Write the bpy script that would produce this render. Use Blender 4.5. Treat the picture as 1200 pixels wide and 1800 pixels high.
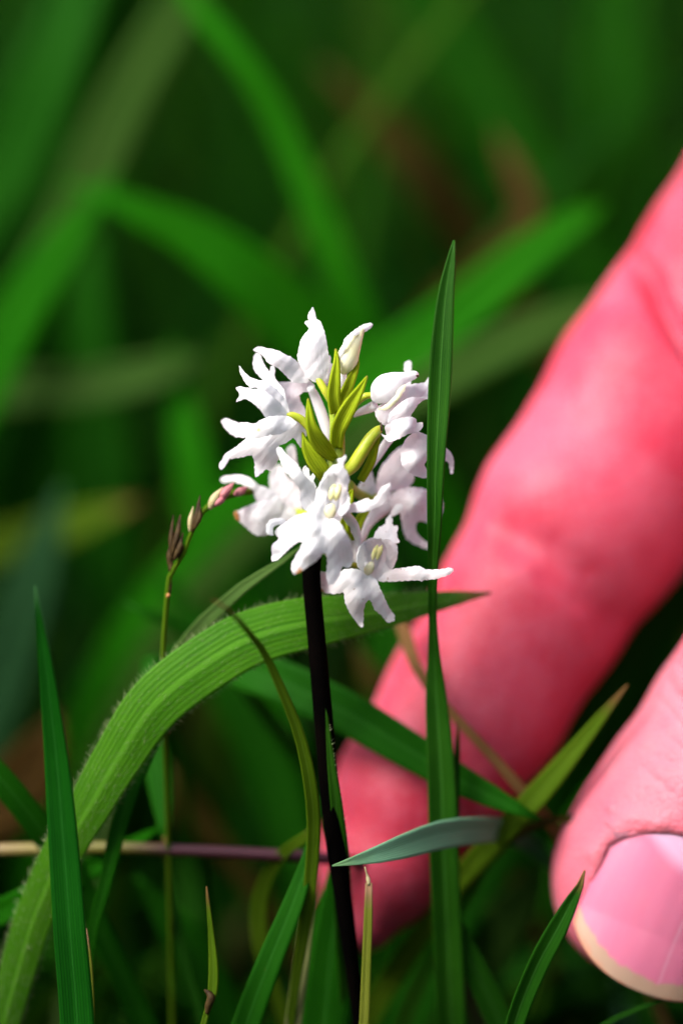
import bpy, bmesh, math, random
import numpy as np
from mathutils import Vector, Matrix
from mathutils.geometry import delaunay_2d_cdt
R = math.radians
random.seed(7); rng = np.random.default_rng(7)
scene = bpy.context.scene
COL = scene.collection
for o in list(bpy.data.objects): bpy.data.objects.remove(o)

# ------------------------------------------------------------------ camera
D = 0.220            # metres from lens to the plane of the flower
PXMM = 24.0          # photo pixels per millimetre in that plane
TILT = R(12)
ZF = 0.070           # height of the picture centre above the soil
fwd = np.array([0, math.cos(TILT), -math.sin(TILT)])
upv = np.array([0, math.sin(TILT), math.cos(TILT)])
rgt = np.array([1.0, 0, 0])
CAM = np.array([0, 0, ZF]) - fwd * D
def P(px, py, d=0.0):
    """photo pixel at d millimetres behind the flower plane -> world point"""
    z = D + d / 1000.0
    k = z / D / PXMM / 1000.0
    return CAM + fwd * z + rgt * ((px - 600) * k) - upv * ((py - 900) * k)
def mm(px, d=0.0): return px / PXMM / 1000.0 * (D + d / 1000.0) / D      # pixel length -> metres
def proj(p):
    q = np.asarray(p) - CAM
    z = q @ fwd
    k = D / z * PXMM * 1000.0
    return 600 + (q @ rgt) * k, 900 - (q @ upv) * k, (z - D) * 1000.0

cam = bpy.data.cameras.new('camera'); cam_o = bpy.data.objects.new('camera', cam); COL.objects.link(cam_o)
cam_o.location = CAM; cam_o.rotation_euler = (R(90) - TILT, 0, 0)
cam.sensor_fit = 'VERTICAL'; cam.sensor_height = 36.0; cam.sensor_width = 24.0
cam.lens = 36.0 * D / 0.075
cam.clip_start = 0.005; cam.clip_end = 200
cam.dof.use_dof = True; cam.dof.focus_distance = D - 0.0015
cam.dof.aperture_fstop = cam.lens / 14.0; cam.dof.aperture_blades = 9
scene.camera = cam_o

# ------------------------------------------------------------------ daylight
SUN = Vector((-0.60, -0.36, 0.71)).normalized()
world = bpy.data.worlds.new('World'); scene.world = world; world.use_nodes = True
wn = world.node_tree; wn.nodes.clear()
sky = wn.nodes.new('ShaderNodeTexSky'); sky.sky_type = 'NISHITA'; sky.sun_disc = False
sky.sun_elevation = math.asin(SUN.z); sky.sun_rotation = math.atan2(SUN.x, SUN.y)
sky.air_density = 1.0; sky.dust_density = 6.0; sky.ozone_density = 1.0
bg = wn.nodes.new('ShaderNodeBackground'); bg.inputs['Strength'].default_value = 0.05
wo = wn.nodes.new('ShaderNodeOutputWorld')
wn.links.new(sky.outputs[0], bg.inputs[0]); wn.links.new(bg.outputs[0], wo.inputs[0])
sl = bpy.data.lights.new('sun', 'SUN'); sl.energy = 1.5; sl.angle = R(28); sl.color = (1.0, 0.965, 0.925)
so = bpy.data.objects.new('sun', sl); COL.objects.link(so)
so.rotation_euler = SUN.to_track_quat('Z', 'Y').to_euler(); so.location = (-0.5, -0.3, 0.9)
vs = scene.view_settings
vs.view_transform = 'Standard'; vs.look = 'None'; vs.gamma = 1.0; vs.exposure = 2.4
scene.render.engine = 'CYCLES'
try: vs.use_curve_mapping = False
except Exception: pass

# ------------------------------------------------------------------ materials
class NT:
    def __init__(s, name):
        s.m = bpy.data.materials.new(name); s.m.use_nodes = True
        s.t = s.m.node_tree; s.t.nodes.clear(); s.out = s.n('ShaderNodeOutputMaterial')
    def n(s, typ, **kw):
        x = s.t.nodes.new(typ)
        for k, v in kw.items():
            if k in x.inputs: s.set(x, k, v)
            else: setattr(x, k, v)
        return x
    def set(s, x, k, v):
        if isinstance(v, bpy.types.NodeSocket): s.t.links.new(v, x.inputs[k])
        else: x.inputs[k].default_value = v
    def math(s, op, a, b=0.0):
        x = s.n('ShaderNodeMath', operation=op); s.set(x, 0, a); s.set(x, 1, b); return x.outputs[0]
    def mix(s, f, a, b):
        x = s.n('ShaderNodeMix', data_type='RGBA'); s.set(x, 0, f); s.set(x, 6, a); s.set(x, 7, b); return x.outputs[2]
    def noise(s, scale, vec=None, detail=3.0, rough=0.55):
        x = s.n('ShaderNodeTexNoise'); s.set(x, 'Scale', scale); s.set(x, 'Detail', detail); s.set(x, 'Roughness', rough)
        if vec is not None: s.set(x, 'Vector', vec)
        return x.outputs[0]
    def ramp(s, f, a, b):
        x = s.n('ShaderNodeMapRange', interpolation_type='SMOOTHSTEP'); s.set(x, 0, f); s.set(x, 1, a); s.set(x, 2, b); return x.outputs[0]
    def bump(s, h, strength, dist):
        x = s.n('ShaderNodeBump'); s.set(x, 'Height', h); s.set(x, 'Strength', strength); s.set(x, 'Distance', dist); return x.outputs[0]
def c4(c): return (c[0], c[1], c[2], 1.0)

def leaf_mat(name, a, b, tip=None, trans=0.35, veins=14, rough=0.55, rib=0.25, spec=0.04, va=1.0):
    """grass blade: parallel veins along its length, paler midrib, patchy tone; a/b main colours, tip colour near v=1"""
    N = NT(name)
    uv = N.n('ShaderNodeUVMap', uv_map='UVMap').outputs[0]
    sep = N.n('ShaderNodeSeparateXYZ'); N.set(sep, 0, uv); u, v = sep.outputs[0], sep.outputs[1]
    geo = N.n('ShaderNodeNewGeometry').outputs['Position']
    st = N.math('SINE', N.math('MULTIPLY', u, veins * 6.2832))
    cmb = N.n('ShaderNodeCombineXYZ'); N.set(cmb, 0, N.math('MULTIPLY', u, veins * 1.7)); N.set(cmb, 1, N.math('MULTIPLY', v, 3.0))
    streak = N.noise(1.0, cmb.outputs[0], 3)
    patch = N.noise(160.0, geo, 3)
    f = N.math('ADD', N.math('MULTIPLY', st, 0.12 * va), N.math('ADD', N.math('MULTIPLY', streak, 0.6), N.math('MULTIPLY', patch, 0.45)))
    f = N.math('SUBTRACT', f, 0.05)
    f2 = N.ramp(f, 0.15, 0.85)
    col = N.mix(f2, c4(a), c4(b))
    ribd = N.math('ABSOLUTE', N.math('SUBTRACT', u, 0.5))
    ribf = N.math('MULTIPLY', N.math('SUBTRACT', 1.0, N.ramp(ribd, 0.01, 0.07)), rib)
    col = N.mix(ribf, col, c4([min(1, x * 1.8 + 0.02) for x in b]))
    if tip is not None:
        tn = N.math('ADD', v, N.math('MULTIPLY', N.math('SUBTRACT', patch, 0.5), 0.04))
        col = N.mix(N.ramp(tn, 0.955, 0.995), col, c4(tip))
    speck = N.ramp(N.noise(2600.0, geo, 2), 0.74, 0.80)
    col = N.mix(N.math('MULTIPLY', speck, 0.35), col, c4((0.12, 0.10, 0.02)))
    h = N.math('ADD', N.math('MULTIPLY', st, va), N.math('MULTIPLY', streak, 1.6))
    bmp = N.bump(h, 0.22, 0.00006)
    pr = N.n('ShaderNodeBsdfPrincipled'); N.set(pr, 'Base Color', col); N.set(pr, 'Roughness', rough)
    N.set(pr, 'Specular IOR Level', spec); N.set(pr, 'Normal', bmp)
    tr = N.n('ShaderNodeBsdfTranslucent')
    N.set(tr, 'Color', N.mix(0.5, col, c4([min(1, b[0] * 1.7), min(1, b[1] * 1.3), b[2] * 0.6])))
    N.set(tr, 'Normal', bmp)
    mx = N.n('ShaderNodeMixShader'); N.set(mx, 0, trans); N.t.links.new(pr.outputs[0], mx.inputs[1]); N.t.links.new(tr.outputs[0], mx.inputs[2])
    N.t.links.new(mx.outputs[0], N.out.inputs[0])
    return N.m

def petal_mat(name, base, tint, trans=0.35, spot=0.0):
    N = NT(name)
    geo = N.n('ShaderNodeNewGeometry').outputs['Position']
    n1 = N.noise(420.0, geo, 4); n2 = N.noise(5000.0, geo, 2)
    col = N.mix(N.ramp(n1, 0.35, 0.75), c4(base), c4(tint))
    if spot:
        sp = N.ramp(N.noise(2600.0, geo, 2), 0.68, 0.73)
        col = N.mix(N.math('MULTIPLY', sp, spot), col, c4((0.25, 0.12, 0.05)))
    uvn = N.n('ShaderNodeUVMap', uv_map='UVMap').outputs[0]
    mp = N.n('ShaderNodeMapping'); N.set(mp, 'Vector', uvn); N.set(mp, 'Scale', (7.0, 0.8, 1.0))
    vein = N.noise(1.0, mp.outputs[0], 3)
    col = N.mix(N.math('MULTIPLY', N.ramp(vein, 0.5, 0.7), 0.22), col, c4([x * 0.86 for x in tint]))
    bmp = N.bump(N.math('ADD', N.math('MULTIPLY', vein, 1.0), N.math('ADD', N.math('MULTIPLY', n1, 0.5), N.math('MULTIPLY', n2, 0.12))), 0.5, 0.00012)
    pr = N.n('ShaderNodeBsdfPrincipled'); N.set(pr, 'Base Color', col); N.set(pr, 'Roughness', 0.55)
    N.set(pr, 'Specular IOR Level', 0.3); N.set(pr, 'Normal', bmp)
    N.set(pr, 'Subsurface Weight', 0.25); N.set(pr, 'Subsurface Scale', 0.0006); N.set(pr, 'Subsurface Radius', (1.0, 0.9, 0.9))
    N.set(pr, 'Sheen Weight', 0.1)
    tr = N.n('ShaderNodeBsdfTranslucent'); N.set(tr, 'Color', col); N.set(tr, 'Normal', bmp)
    mx = N.n('ShaderNodeMixShader'); N.set(mx, 0, trans); N.t.links.new(pr.outputs[0], mx.inputs[1]); N.t.links.new(tr.outputs[0], mx.inputs[2])
    N.t.links.new(mx.outputs[0], N.out.inputs[0])
    return N.m

def soft_mat(name, a, b, scale=300.0, rough=0.5, spec=0.35, bump=0.00005, sss=0.0):
    N = NT(name)
    geo = N.n('ShaderNodeNewGeometry').outputs['Position']
    n1 = N.noise(scale, geo, 4)
    col = N.mix(N.ramp(n1, 0.3, 0.72), c4(a), c4(b))
    pr = N.n('ShaderNodeBsdfPrincipled'); N.set(pr, 'Base Color', col); N.set(pr, 'Roughness', rough)
    N.set(pr, 'Specular IOR Level', spec); N.set(pr, 'Normal', N.bump(N.noise(scale * 6, geo, 3), 0.5, bump))
    if sss:
        N.set(pr, 'Subsurface Weight', sss); N.set(pr, 'Subsurface Scale', 0.0008)
    N.t.links.new(pr.outputs[0], N.out.inputs[0])
    return N.m

def skin_mat():
    N = NT('skin')
    geo = N.n('ShaderNodeNewGeometry').outputs['Position']
    big = N.noise(95.0, geo, 3); mid = N.noise(420.0, geo, 4); fine = N.noise(2300.0, geo, 3)
    vor = N.n('ShaderNodeTexVoronoi', feature='DISTANCE_TO_EDGE'); N.set(vor, 'Vector', geo); N.set(vor, 'Scale', 1500.0)
    f = N.math('ADD', N.math('MULTIPLY', big, 0.75), N.math('MULTIPLY', mid, 0.3))
    pale = N.mix(N.ramp(f, 0.38, 0.68), c4((0.47, 0.098, 0.145)), c4((0.46, 0.135, 0.175)))
    red = N.mix(N.ramp(f, 0.38, 0.68), c4((0.42, 0.022, 0.056)), c4((0.46, 0.066, 0.112)))
    fl = N.n('ShaderNodeAttribute', attribute_name='flush').outputs['Fac']
    col = N.mix(fl, pale, red)
    col = N.mix(N.math('MULTIPLY', N.ramp(fine, 0.45, 0.75), 0.25), col, c4((0.52, 0.16, 0.20)))
    h = N.math('ADD', N.math('MULTIPLY', N.ramp(vor.outputs[0], 0.0, 0.25), 0.5), N.math('ADD', N.math('MULTIPLY', mid, 1.2), N.math('MULTIPLY', fine, 0.7)))
    pr = N.n('ShaderNodeBsdfPrincipled'); N.set(pr, 'Base Color', col); N.set(pr, 'Roughness', 0.52)
    N.set(pr, 'Specular IOR Level', 0.25); N.set(pr, 'Normal', N.bump(h, 0.45, 0.00014))
    N.set(pr, 'Subsurface Weight', 0.6); N.set(pr, 'Subsurface Scale', 0.0010); N.set(pr, 'Subsurface Radius', (1.0, 0.22, 0.16))
    N.t.links.new(pr.outputs[0], N.out.inputs[0])
    return N.m

def nail_mat():
    N = NT('nail')
    uv = N.n('ShaderNodeUVMap', uv_map='UVMap').outputs[0]
    sep = N.n('ShaderNodeSeparateXYZ'); N.set(sep, 0, uv); u, v = sep.outputs[0], sep.outputs[1]
    geo = N.n('ShaderNodeNewGeometry').outputs['Position']
    cmb = N.n('ShaderNodeCombineXYZ'); N.set(cmb, 0, N.math('MULTIPLY', u, 14.0)); N.set(cmb, 1, N.math('MULTIPLY', v, 1.5))
    ridge = N.noise(1.0, cmb.outputs[0], 4); blot = N.noise(500.0, geo, 3)
    bed = N.mix(N.ramp(ridge, 0.40, 0.70), c4((0.47, 0.125, 0.215)), c4((0.475, 0.133, 0.224)))
    bed = N.mix(N.math('MULTIPLY', N.ramp(blot, 0.5, 0.75), 0.4), bed, c4((0.48, 0.15, 0.215)))
    lv = N.math('ADD', v, N.math('MULTIPLY', N.math('POWER', N.math('MULTIPLY', N.math('ABSOLUTE', N.math('SUBTRACT', u, 0.52)), 2.0), 2.0), 0.5))
    col = N.mix(N.math('SUBTRACT', 1.0, N.ramp(lv, 0.19, 0.31)), bed, c4((0.52, 0.31, 0.45)))          # lunula
    streak = N.math('SUBTRACT', 1.0, N.ramp(N.math('ABSOLUTE', N.math('SUBTRACT', N.math('ADD', u, N.math('MULTIPLY', blot, 0.02)), 0.56)), 0.0, 0.016))
    col = N.mix(N.math('MULTIPLY', streak, 0.55), col, c4((0.52, 0.24, 0.32)))
    ev = N.math('ADD', v, N.math('ADD', N.math('MULTIPLY', N.math('SUBTRACT', ridge, 0.5), 0.08),
         N.math('MULTIPLY', N.math('POWER', N.math('ABSOLUTE', N.math('SUBTRACT', u, 0.5)), 2.0), 0.35)))
    col = N.mix(N.ramp(ev, 0.892, 0.925), col, c4((0.33, 0.215, 0.155)))         # free edge
    col = N.mix(N.ramp(ev, 0.985, 1.02), col, c4((0.38, 0.18, 0.12)))
    pr = N.n('ShaderNodeBsdfPrincipled'); N.set(pr, 'Base Color', col); N.set(pr, 'Roughness', 0.30)
    N.set(pr, 'Specular IOR Level', 0.45); N.set(pr, 'Normal', N.bump(ridge, 0.12, 0.00006))
    N.set(pr, 'Subsurface Weight', 0.3); N.set(pr, 'Subsurface Scale', 0.0008); N.set(pr, 'Subsurface Radius', (1.0, 0.35, 0.3))
    N.t.links.new(pr.outputs[0], N.out.inputs[0])
    return N.m

def soil_mat():
    N = NT('soil')
    geo = N.n('ShaderNodeNewGeometry').outputs['Position']
    n1 = N.noise(40.0, geo, 6, 0.65); n2 = N.noise(3.0, geo, 4)
    col = N.mix(N.ramp(n1, 0.35, 0.7), c4((0.006, 0.005, 0.002)), c4((0.014, 0.012, 0.005)))
    col = N.mix(N.ramp(n2, 0.40, 0.55), col, c4((0.006, 0.026, 0.002)))
    pr = N.n('ShaderNodeBsdfPrincipled'); N.set(pr, 'Base Color', col); N.set(pr, 'Roughness', 0.95); N.set(pr, 'Specular IOR Level', 0.03)
    N.set(pr, 'Normal', N.bump(n1, 0.7, 0.004))
    N.t.links.new(pr.outputs[0], N.out.inputs[0])
    return N.m

def field_mat():
    """meadow grass mass: tone from a per-blade random value"""
    N = NT('field_grass')
    at = N.n('ShaderNodeAttribute', attribute_name='tone'); t = at.outputs['Fac']
    uv = N.n('ShaderNodeUVMap', uv_map='UVMap').outputs[0]
    sep = N.n('ShaderNodeSeparateXYZ'); N.set(sep, 0, uv)
    st = N.math('SINE', N.math('MULTIPLY', sep.outputs[0], 50.0))
    cr = N.n('ShaderNodeValToRGB'); e = cr.color_ramp.elements
    e[0].position = 0.0; e[0].color = (0.0010, 0.012, 0.0005, 1)
    e[1].position = 0.45; e[1].color = (0.0025, 0.030, 0.0008, 1)
    for p, c in ((0.75, (0.009, 0.058, 0.0015)), (0.90, (0.022, 0.050, 0.003)), (0.96, (0.012, 0.040, 0.008)), (1.0, (0.026, 0.020, 0.004))):
        k = e.new(p); k.color = c4(c)
    N.set(cr, 0, t)
    col = N.mix(N.math('MULTIPLY', N.math('ADD', st, 1.0), 0.12), cr.outputs[0], c4((0.010, 0.060, 0.002)))
    pr = N.n('ShaderNodeBsdfPrincipled'); N.set(pr, 'Base Color', col); N.set(pr, 'Roughness', 0.6); N.set(pr, 'Specular IOR Level', 0.02)
    tr = N.n('ShaderNodeBsdfTranslucent'); N.set(tr, 'Color', col)
    mx = N.n('ShaderNodeMixShader'); N.set(mx, 0, 0.35); N.t.links.new(pr.outputs[0], mx.inputs[1]); N.t.links.new(tr.outputs[0], mx.inputs[2])
    N.t.links.new(mx.outputs[0], N.out.inputs[0])
    return N.m

TIPB = (0.16, 0.09, 0.03)
M = {
 'bright': leaf_mat('bright_leaf', (0.022, 0.120, 0.003), (0.085, 0.260, 0.010), TIPB, 0.30, 11, 0.5, 0.40, 0.12, 0.55),
 'mid': leaf_mat('mid_blade', (0.005, 0.060, 0.0015), (0.013, 0.100, 0.003), None),
 'dark': leaf_mat('dark_blade', (0.002, 0.048, 0.002), (0.006, 0.105, 0.003), (0.02, 0.09, 0.02), 0.3, 12, 0.5, 0.2, 0.1),
 'deep': leaf_mat('deep_blade', (0.005, 0.040, 0.002), (0.015, 0.080, 0.004), TIPB, 0.3, 12, 0.5, 0.3),
 'olive': leaf_mat('olive_blade', (0.045, 0.105, 0.003), (0.090, 0.160, 0.007), TIPB),
 'yellow': leaf_mat('yellow_blade', (0.110, 0.150, 0.012), (0.200, 0.220, 0.030), (0.30, 0.18, 0.10), 0.35, 6),
 'pale':   leaf_mat('pale_blade', (0.130, 0.160, 0.050), (0.220, 0.230, 0.090), TIPB, 0.3, 8),
 'greyg': leaf_mat('grey_green_blade', (0.022, 0.070, 0.007), (0.040, 0.095, 0.014), None),
 'teal': leaf_mat('teal_blade', (0.110, 0.260, 0.150), (0.160, 0.330, 0.210), (0.10, 0.2, 0.09), 0.15, 10, 0.55, 0.15),
 'tall': leaf_mat('tall_blade', (0.006, 0.050, 0.002), (0.022, 0.105, 0.004), None, 0.35, 10, 0.5, 0.35, 0.1),
 'dimteal': leaf_mat('dim_teal_blade', (0.012, 0.050, 0.015), (0.022, 0.075, 0.026), None, 0.3, 10),
 'straw': leaf_mat('straw_stalk', (0.150, 0.075, 0.025), (0.230, 0.130, 0.050), None, 0.3, 6),
 'sheath': leaf_mat('sheath_leaf', (0.008, 0.045, 0.002), (0.022, 0.085, 0.004), None, 0.3, 10),
 'palegreen': leaf_mat('pale_green_blade', (0.050, 0.120, 0.020), (0.100, 0.180, 0.045), None, 0.3, 8),
 'vivid': leaf_mat('vivid_blade', (0.009, 0.130, 0.001), (0.022, 0.190, 0.003), None, 0.45),
 'brown': leaf_mat('brown_blade', (0.024, 0.020, 0.003), (0.046, 0.034, 0.006), None, 0.3, 6),
 'orange': leaf_mat('dead_leaf', (0.032, 0.019, 0.004), (0.060, 0.031, 0.007), None, 0.3, 6),
 'white': petal_mat('white_petal', (0.89, 0.89, 0.91), (0.86, 0.86, 0.91), 0.46),
 'white_b': petal_mat('white_petal_speckled', (0.88, 0.88, 0.89), (0.84, 0.83, 0.87), 0.46, 0.5),
 'cream': petal_mat('cream_bud', (0.76, 0.74, 0.44), (0.82, 0.81, 0.64), 0.25),
 'bract': leaf_mat('bract', (0.210, 0.310, 0.006), (0.350, 0.430, 0.020), (0.30, 0.26, 0.05), 0.35, 5, 0.6, 0.1, 0.03),
 'ovary':  soft_mat('ovary', (0.300, 0.380, 0.014), (0.440, 0.480, 0.040), 500.0, 0.42, 0.4, 0.00004, 0.2),
 'spike':  soft_mat('green_spike_stem', (0.200, 0.300, 0.016), (0.300, 0.380, 0.040), 400.0, 0.45, 0.4, 0.00004, 0.2),
 'anther': soft_mat('anther', (0.60, 0.57, 0.20), (0.68, 0.66, 0.34), 900.0, 0.5, 0.3, 0.00005, 0.2),
 'stigma': soft_mat('stigma', (0.60, 0.58, 0.34), (0.72, 0.70, 0.52), 900.0, 0.35, 0.5, 0.00005, 0.2),
 'stem': soft_mat('dark_stem', (0.0005, 0.0004, 0.0004), (0.0014, 0.0009, 0.0007), 300.0, 0.85, 0.01),
 'tipbrown': soft_mat('browned_tip', (0.30, 0.12, 0.03), (0.42, 0.20, 0.06), 900.0, 0.6),
 'blackspot': soft_mat('black_tip', (0.03, 0.015, 0.008), (0.06, 0.03, 0.015), 900.0, 0.6),
 'spikelet': soft_mat('spikelet_brown', (0.018, 0.009, 0.002), (0.055, 0.034, 0.010), 1500.0, 0.6, 0.15, 0.0001),
 'spikelet_p': soft_mat('spikelet_pink', (0.30, 0.07, 0.10), (0.45, 0.20, 0.20), 900.0, 0.55, 0.3, 0.0001),
 'spikelet_c': soft_mat('spikelet_straw', (0.30, 0.26, 0.12), (0.42, 0.36, 0.20), 900.0, 0.55, 0.3, 0.0001),
 'hair':   soft_mat('leaf_hair', (0.20, 0.28, 0.10), (0.32, 0.38, 0.18), 500.0, 0.5),
 'skin': skin_mat(), 'nail': nail_mat(), 'soil': soil_mat(), 'field': field_mat(),
}
def runner_mat():
    N = NT('runner_stem')
    uv = N.n('ShaderNodeUVMap', uv_map='UVMap').outputs[0]
    sep = N.n('ShaderNodeSeparateXYZ'); N.set(sep, 0, uv); v = sep.outputs[1]
    cr = N.n('ShaderNodeValToRGB'); e = cr.color_ramp.elements
    e[0].position = 0.0; e[0].color = (0.035, 0.008, 0.018, 1); e[1].position = 1.0; e[1].color = (0.36, 0.20, 0.11, 1)
    for p, c in ((0.62, (0.045, 0.008, 0.016)), (0.70, (0.060, 0.014, 0.020)), (0.745, (0.09, 0.09, 0.012)), (0.79, (0.22, 0.20, 0.04)), (0.86, (0.24, 0.15, 0.07))):
        k = e.new(p); k.color = c4(c)
    N.set(cr, 0, v)
    pr = N.n('ShaderNodeBsdfPrincipled'); N.set(pr, 'Base Color', cr.outputs[0]); N.set(pr, 'Roughness', 0.4)
    N.t.links.new(pr.outputs[0], N.out.inputs[0]); return N.m
M['runner'] = runner_mat()

# ------------------------------------------------------------------ builders
def tag(o, label=None, cat=None, group=None, kind=None):
    if label: o['label'] = label
    if cat: o['category'] = cat
    if group: o['group'] = group
    if kind: o['kind'] = kind
    return o
def empty(name, loc):
    o = bpy.data.objects.new(name, None); COL.objects.link(o); o.location = loc; o.empty_display_size = 0.005
    return o
def mesh_obj(name, verts, faces, mat, parent=None, uvs=None, smooth=True, solid=0.0, offset=0.0):
    me = bpy.data.meshes.new(name)
    verts = np.asarray(verts, dtype=float)
    if parent is not None:
        wl = np.zeros(3); p = parent
        while p is not None: wl += np.array(p.location); p = p.parent
        verts = verts - wl
    me.from_pydata(verts.tolist(), [], [tuple(int(i) for i in f) for f in faces])
    if uvs is not None:
        ul = me.uv_layers.new(name='UVMap')
        li = np.empty(len(me.loops), dtype=np.int32); me.loops.foreach_get('vertex_index', li)
        ul.data.foreach_set('uv', np.asarray(uvs, dtype=np.float32)[li].ravel())
    me.materials.append(mat)
    if smooth: me.polygons.foreach_set('use_smooth', [True] * len(me.polygons))
    me.update()
    o = bpy.data.objects.new(name, me); COL.objects.link(o)
    if parent is not None: o.parent = parent
    if solid:
        md = o.modifiers.new('thickness', 'SOLIDIFY'); md.thickness = solid; md.offset = offset
    return o

def spline(pts, n):
    """Catmull-Rom through rows of pts, n samples, roughly even in arc length of the first 3 columns"""
    p = np.asarray(pts, dtype=float)
    if len(p) == 2: 
        t = np.linspace(0, 1, n)[:, None]; return p[0] * (1 - t) + p[1] * t
    q = np.vstack([2 * p[0] - p[1], p, 2 * p[-1] - p[-2]])
    out = []
    for i in range(len(p) - 1):
        a, b, c, d = q[i:i + 4]
        t = np.linspace(0, 1, 24, endpoint=False)[:, None]
        out.append(0.5 * ((2 * b) + (c - a) * t + (2 * a - 5 * b + 4 * c - d) * t ** 2 + (3 * b - a - 3 * c + d) * t ** 3))
    out.append(p[-1][None])
    o = np.vstack(out)
    s = np.concatenate([[0], np.cumsum(np.linalg.norm(np.diff(o[:, :3], axis=0), axis=1))])
    g = np.linspace(0, s[-1], n)
    return np.stack([np.interp(g, s, o[:, k]) for k in range(o.shape[1])], 1)
def unit(v): return v / (np.linalg.norm(v, axis=-1, keepdims=True) + 1e-12)

def ribbon_data(sp, nac=6, fold=0.15, rib=0.0, face=None):
    """sp rows: world xyz, half width (m), roll (rad). returns verts, faces, uvs, widthdir, normals"""
    n = len(sp); X = sp[:, :3]; T = unit(np.gradient(X, axis=0))
    N0 = (-fwd if face is None else np.asarray(face, dtype=float))
    W = np.zeros((n, 3)); prev = None
    for i in range(n):
        w = np.cross(T[i], N0)
        if prev is not None:
            w = w if np.linalg.norm(w) > 0.25 else prev
            if w @ prev < 0 : w = -w
            w = unit(w) * 0.6 + prev * 0.4
        w = w - T[i] * (w @ T[i]); w = unit(w); W[i] = w; prev = w
    Nn = unit(np.cross(W, T)); 
    sgn = np.sign(Nn @ N0); 
    r = sp[:, 4]
    Wr = W * np.cos(r)[:, None] + Nn * np.sin(r)[:, None]; Nr = -W * np.sin(r)[:, None] + Nn * np.cos(r)[:, None]
    V = []; U = []; v01 = np.linspace(0, 1, n)
    js = np.linspace(-1, 1, nac + 1)
    for k, j in enumerate(js):
        off = fold * abs(j) ** 1.4 * sp[:, 3]
        if rib: off = off + rib * math.sin(k * 2.4 + math.sin(k * 1.7) * 2) * np.minimum(1, sp[:, 3] / 0.0008)
        V.append(X + Wr * (j * sp[:, 3])[:, None] + Nr * off[:, None])
        U.append(np.stack([np.full(n, (j + 1) / 2), v01], 1))
    V = np.stack(V, 1).reshape(-1, 3); U = np.stack(U, 1).reshape(-1, 2)
    m = nac + 1
    F = [(i * m + k, i * m + k + 1, (i + 1) * m + k + 1, (i + 1) * m + k) for i in range(n - 1) for k in range(nac)]
    return V, F, U, Wr, Nr

def to_ground(X, T, drop_dir=None):
    """points from a blade's lower end down to the soil"""
    h = X[2]
    t = T.copy(); t[2] = min(t[2], -0.25); t = unit(t)
    hz = t[:2] * min(h / max(-t[2], .35), h * 1.2) * 0.55
    end = np.array([X[0] + hz[0], X[1] + hz[1], -0.002])
    mid = X + t * h * 0.45
    return [mid * 0.6 + (X + end) / 2 * 0.4, end]

def blade_spine(pts, ground, n=40):
    """pts rows: (px, py, d_mm, halfwidth_px[, roll_deg]) from base end (first) to tip (last)"""
    rows = []
    for p in pts:
        r = R(p[4]) if len(p) > 4 else 0.0
        w = mm(p[3], p[2]) / max(0.25, math.cos(r))
        rows.append(np.concatenate([P(*p[:3]), [w, r]]))
    rows = np.array(rows)
    if ground:
        T = unit(rows[0, :3] - rows[1, :3])
        ext = to_ground(rows[0, :3], T)
        w0, r0 = rows[0, 3], rows[0, 4]
        g = [np.concatenate([e, [w0 * k, r0]]) for e, k in zip(ext, (0.95, 0.7))]
        rows = np.vstack([g[1], g[0], rows])
    return spline(rows, n)

def blade(label, pts, mat, ground=True, n=44, nac=6, fold=0.15, rib=0.0, thick=0.00013, name='grass_plant', cat='plant', group=None, parent=None):
    sp = blade_spine(pts, ground, n)
    V, F, U, W, Nn = ribbon_data(sp, nac, fold, rib)
    if parent is None:
        root = sp[0, :3].copy()
        o = mesh_obj(name, V - root, F, M[mat], None, U, solid=thick)
        o.location = root; tag(o, label, cat, group)
    else:
        o = mesh_obj(name, V, F, M[mat], parent, U, solid=thick)
    return o, sp, W, Nn

def tube_data(sp, seg=10, flat=1.0):
    n = len(sp); X = sp[:, :3]; T = unit(np.gradient(X, axis=0))
    a = np.cross(T, -fwd); bad = np.linalg.norm(a, axis=1) < 0.15; a[bad] = np.cross(T[bad], upv); a = unit(a); b = unit(np.cross(T, a))
    th = np.linspace(0, 2 * math.pi, seg, endpoint=False)
    V = X[:, None] + sp[:, 3][:, None, None] * (a[:, None] * np.cos(th)[None, :, None] + flat * b[:, None] * np.sin(th)[None, :, None])
    V = V.reshape(-1, 3)
    U = np.stack([np.tile(np.arange(seg) / seg, n), np.repeat(np.linspace(0, 1, n), seg)], 1)
    F = [(i * seg + k, i * seg + (k + 1) % seg, (i + 1) * seg + (k + 1) % seg, (i + 1) * seg + k) for i in range(n - 1) for k in range(seg)]
    F += [tuple(range(seg))[::-1], tuple((n - 1) * seg + k for k in range(seg))]
    return V, F, U
def tube(name, pts, mat, parent=None, n=30, seg=10, ground=False, flat=1.0, label=None, cat=None, group=None):
    """pts rows: (px, py, d_mm, radius_px)"""
    rows = np.array([np.concatenate([P(*p[:3]), [mm(p[3], p[2]), 0.0]]) for p in pts])
    if ground:
        T = unit(rows[0, :3] - rows[1, :3]); ext = to_ground(rows[0, :3], T)
        rows = np.vstack([np.concatenate([ext[1], rows[0, 3:]]), np.concatenate([ext[0], rows[0, 3:]]), rows])
    sp = spline(rows, n)
    V, F, U = tube_data(sp, seg, flat)
    if parent is None:
        root = sp[0, :3].copy(); o = mesh_obj(name, V - root, F, M[mat], None, U); o.location = root
        tag(o, label, cat, group)
    else: o = mesh_obj(name, V, F, M[mat], parent, U)
    return o, sp

CROP = {'c1': (370, 520, 4.8), 'c2': (560, 520, 4.4444), 'c3': (370, 760, 4.8), 'c4': (540, 780, 4.138), 'p': (0, 0, 1.0)}
def cp(c, x, y): a, b, s = CROP[c]; return a + x / s, b + y / s

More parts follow.
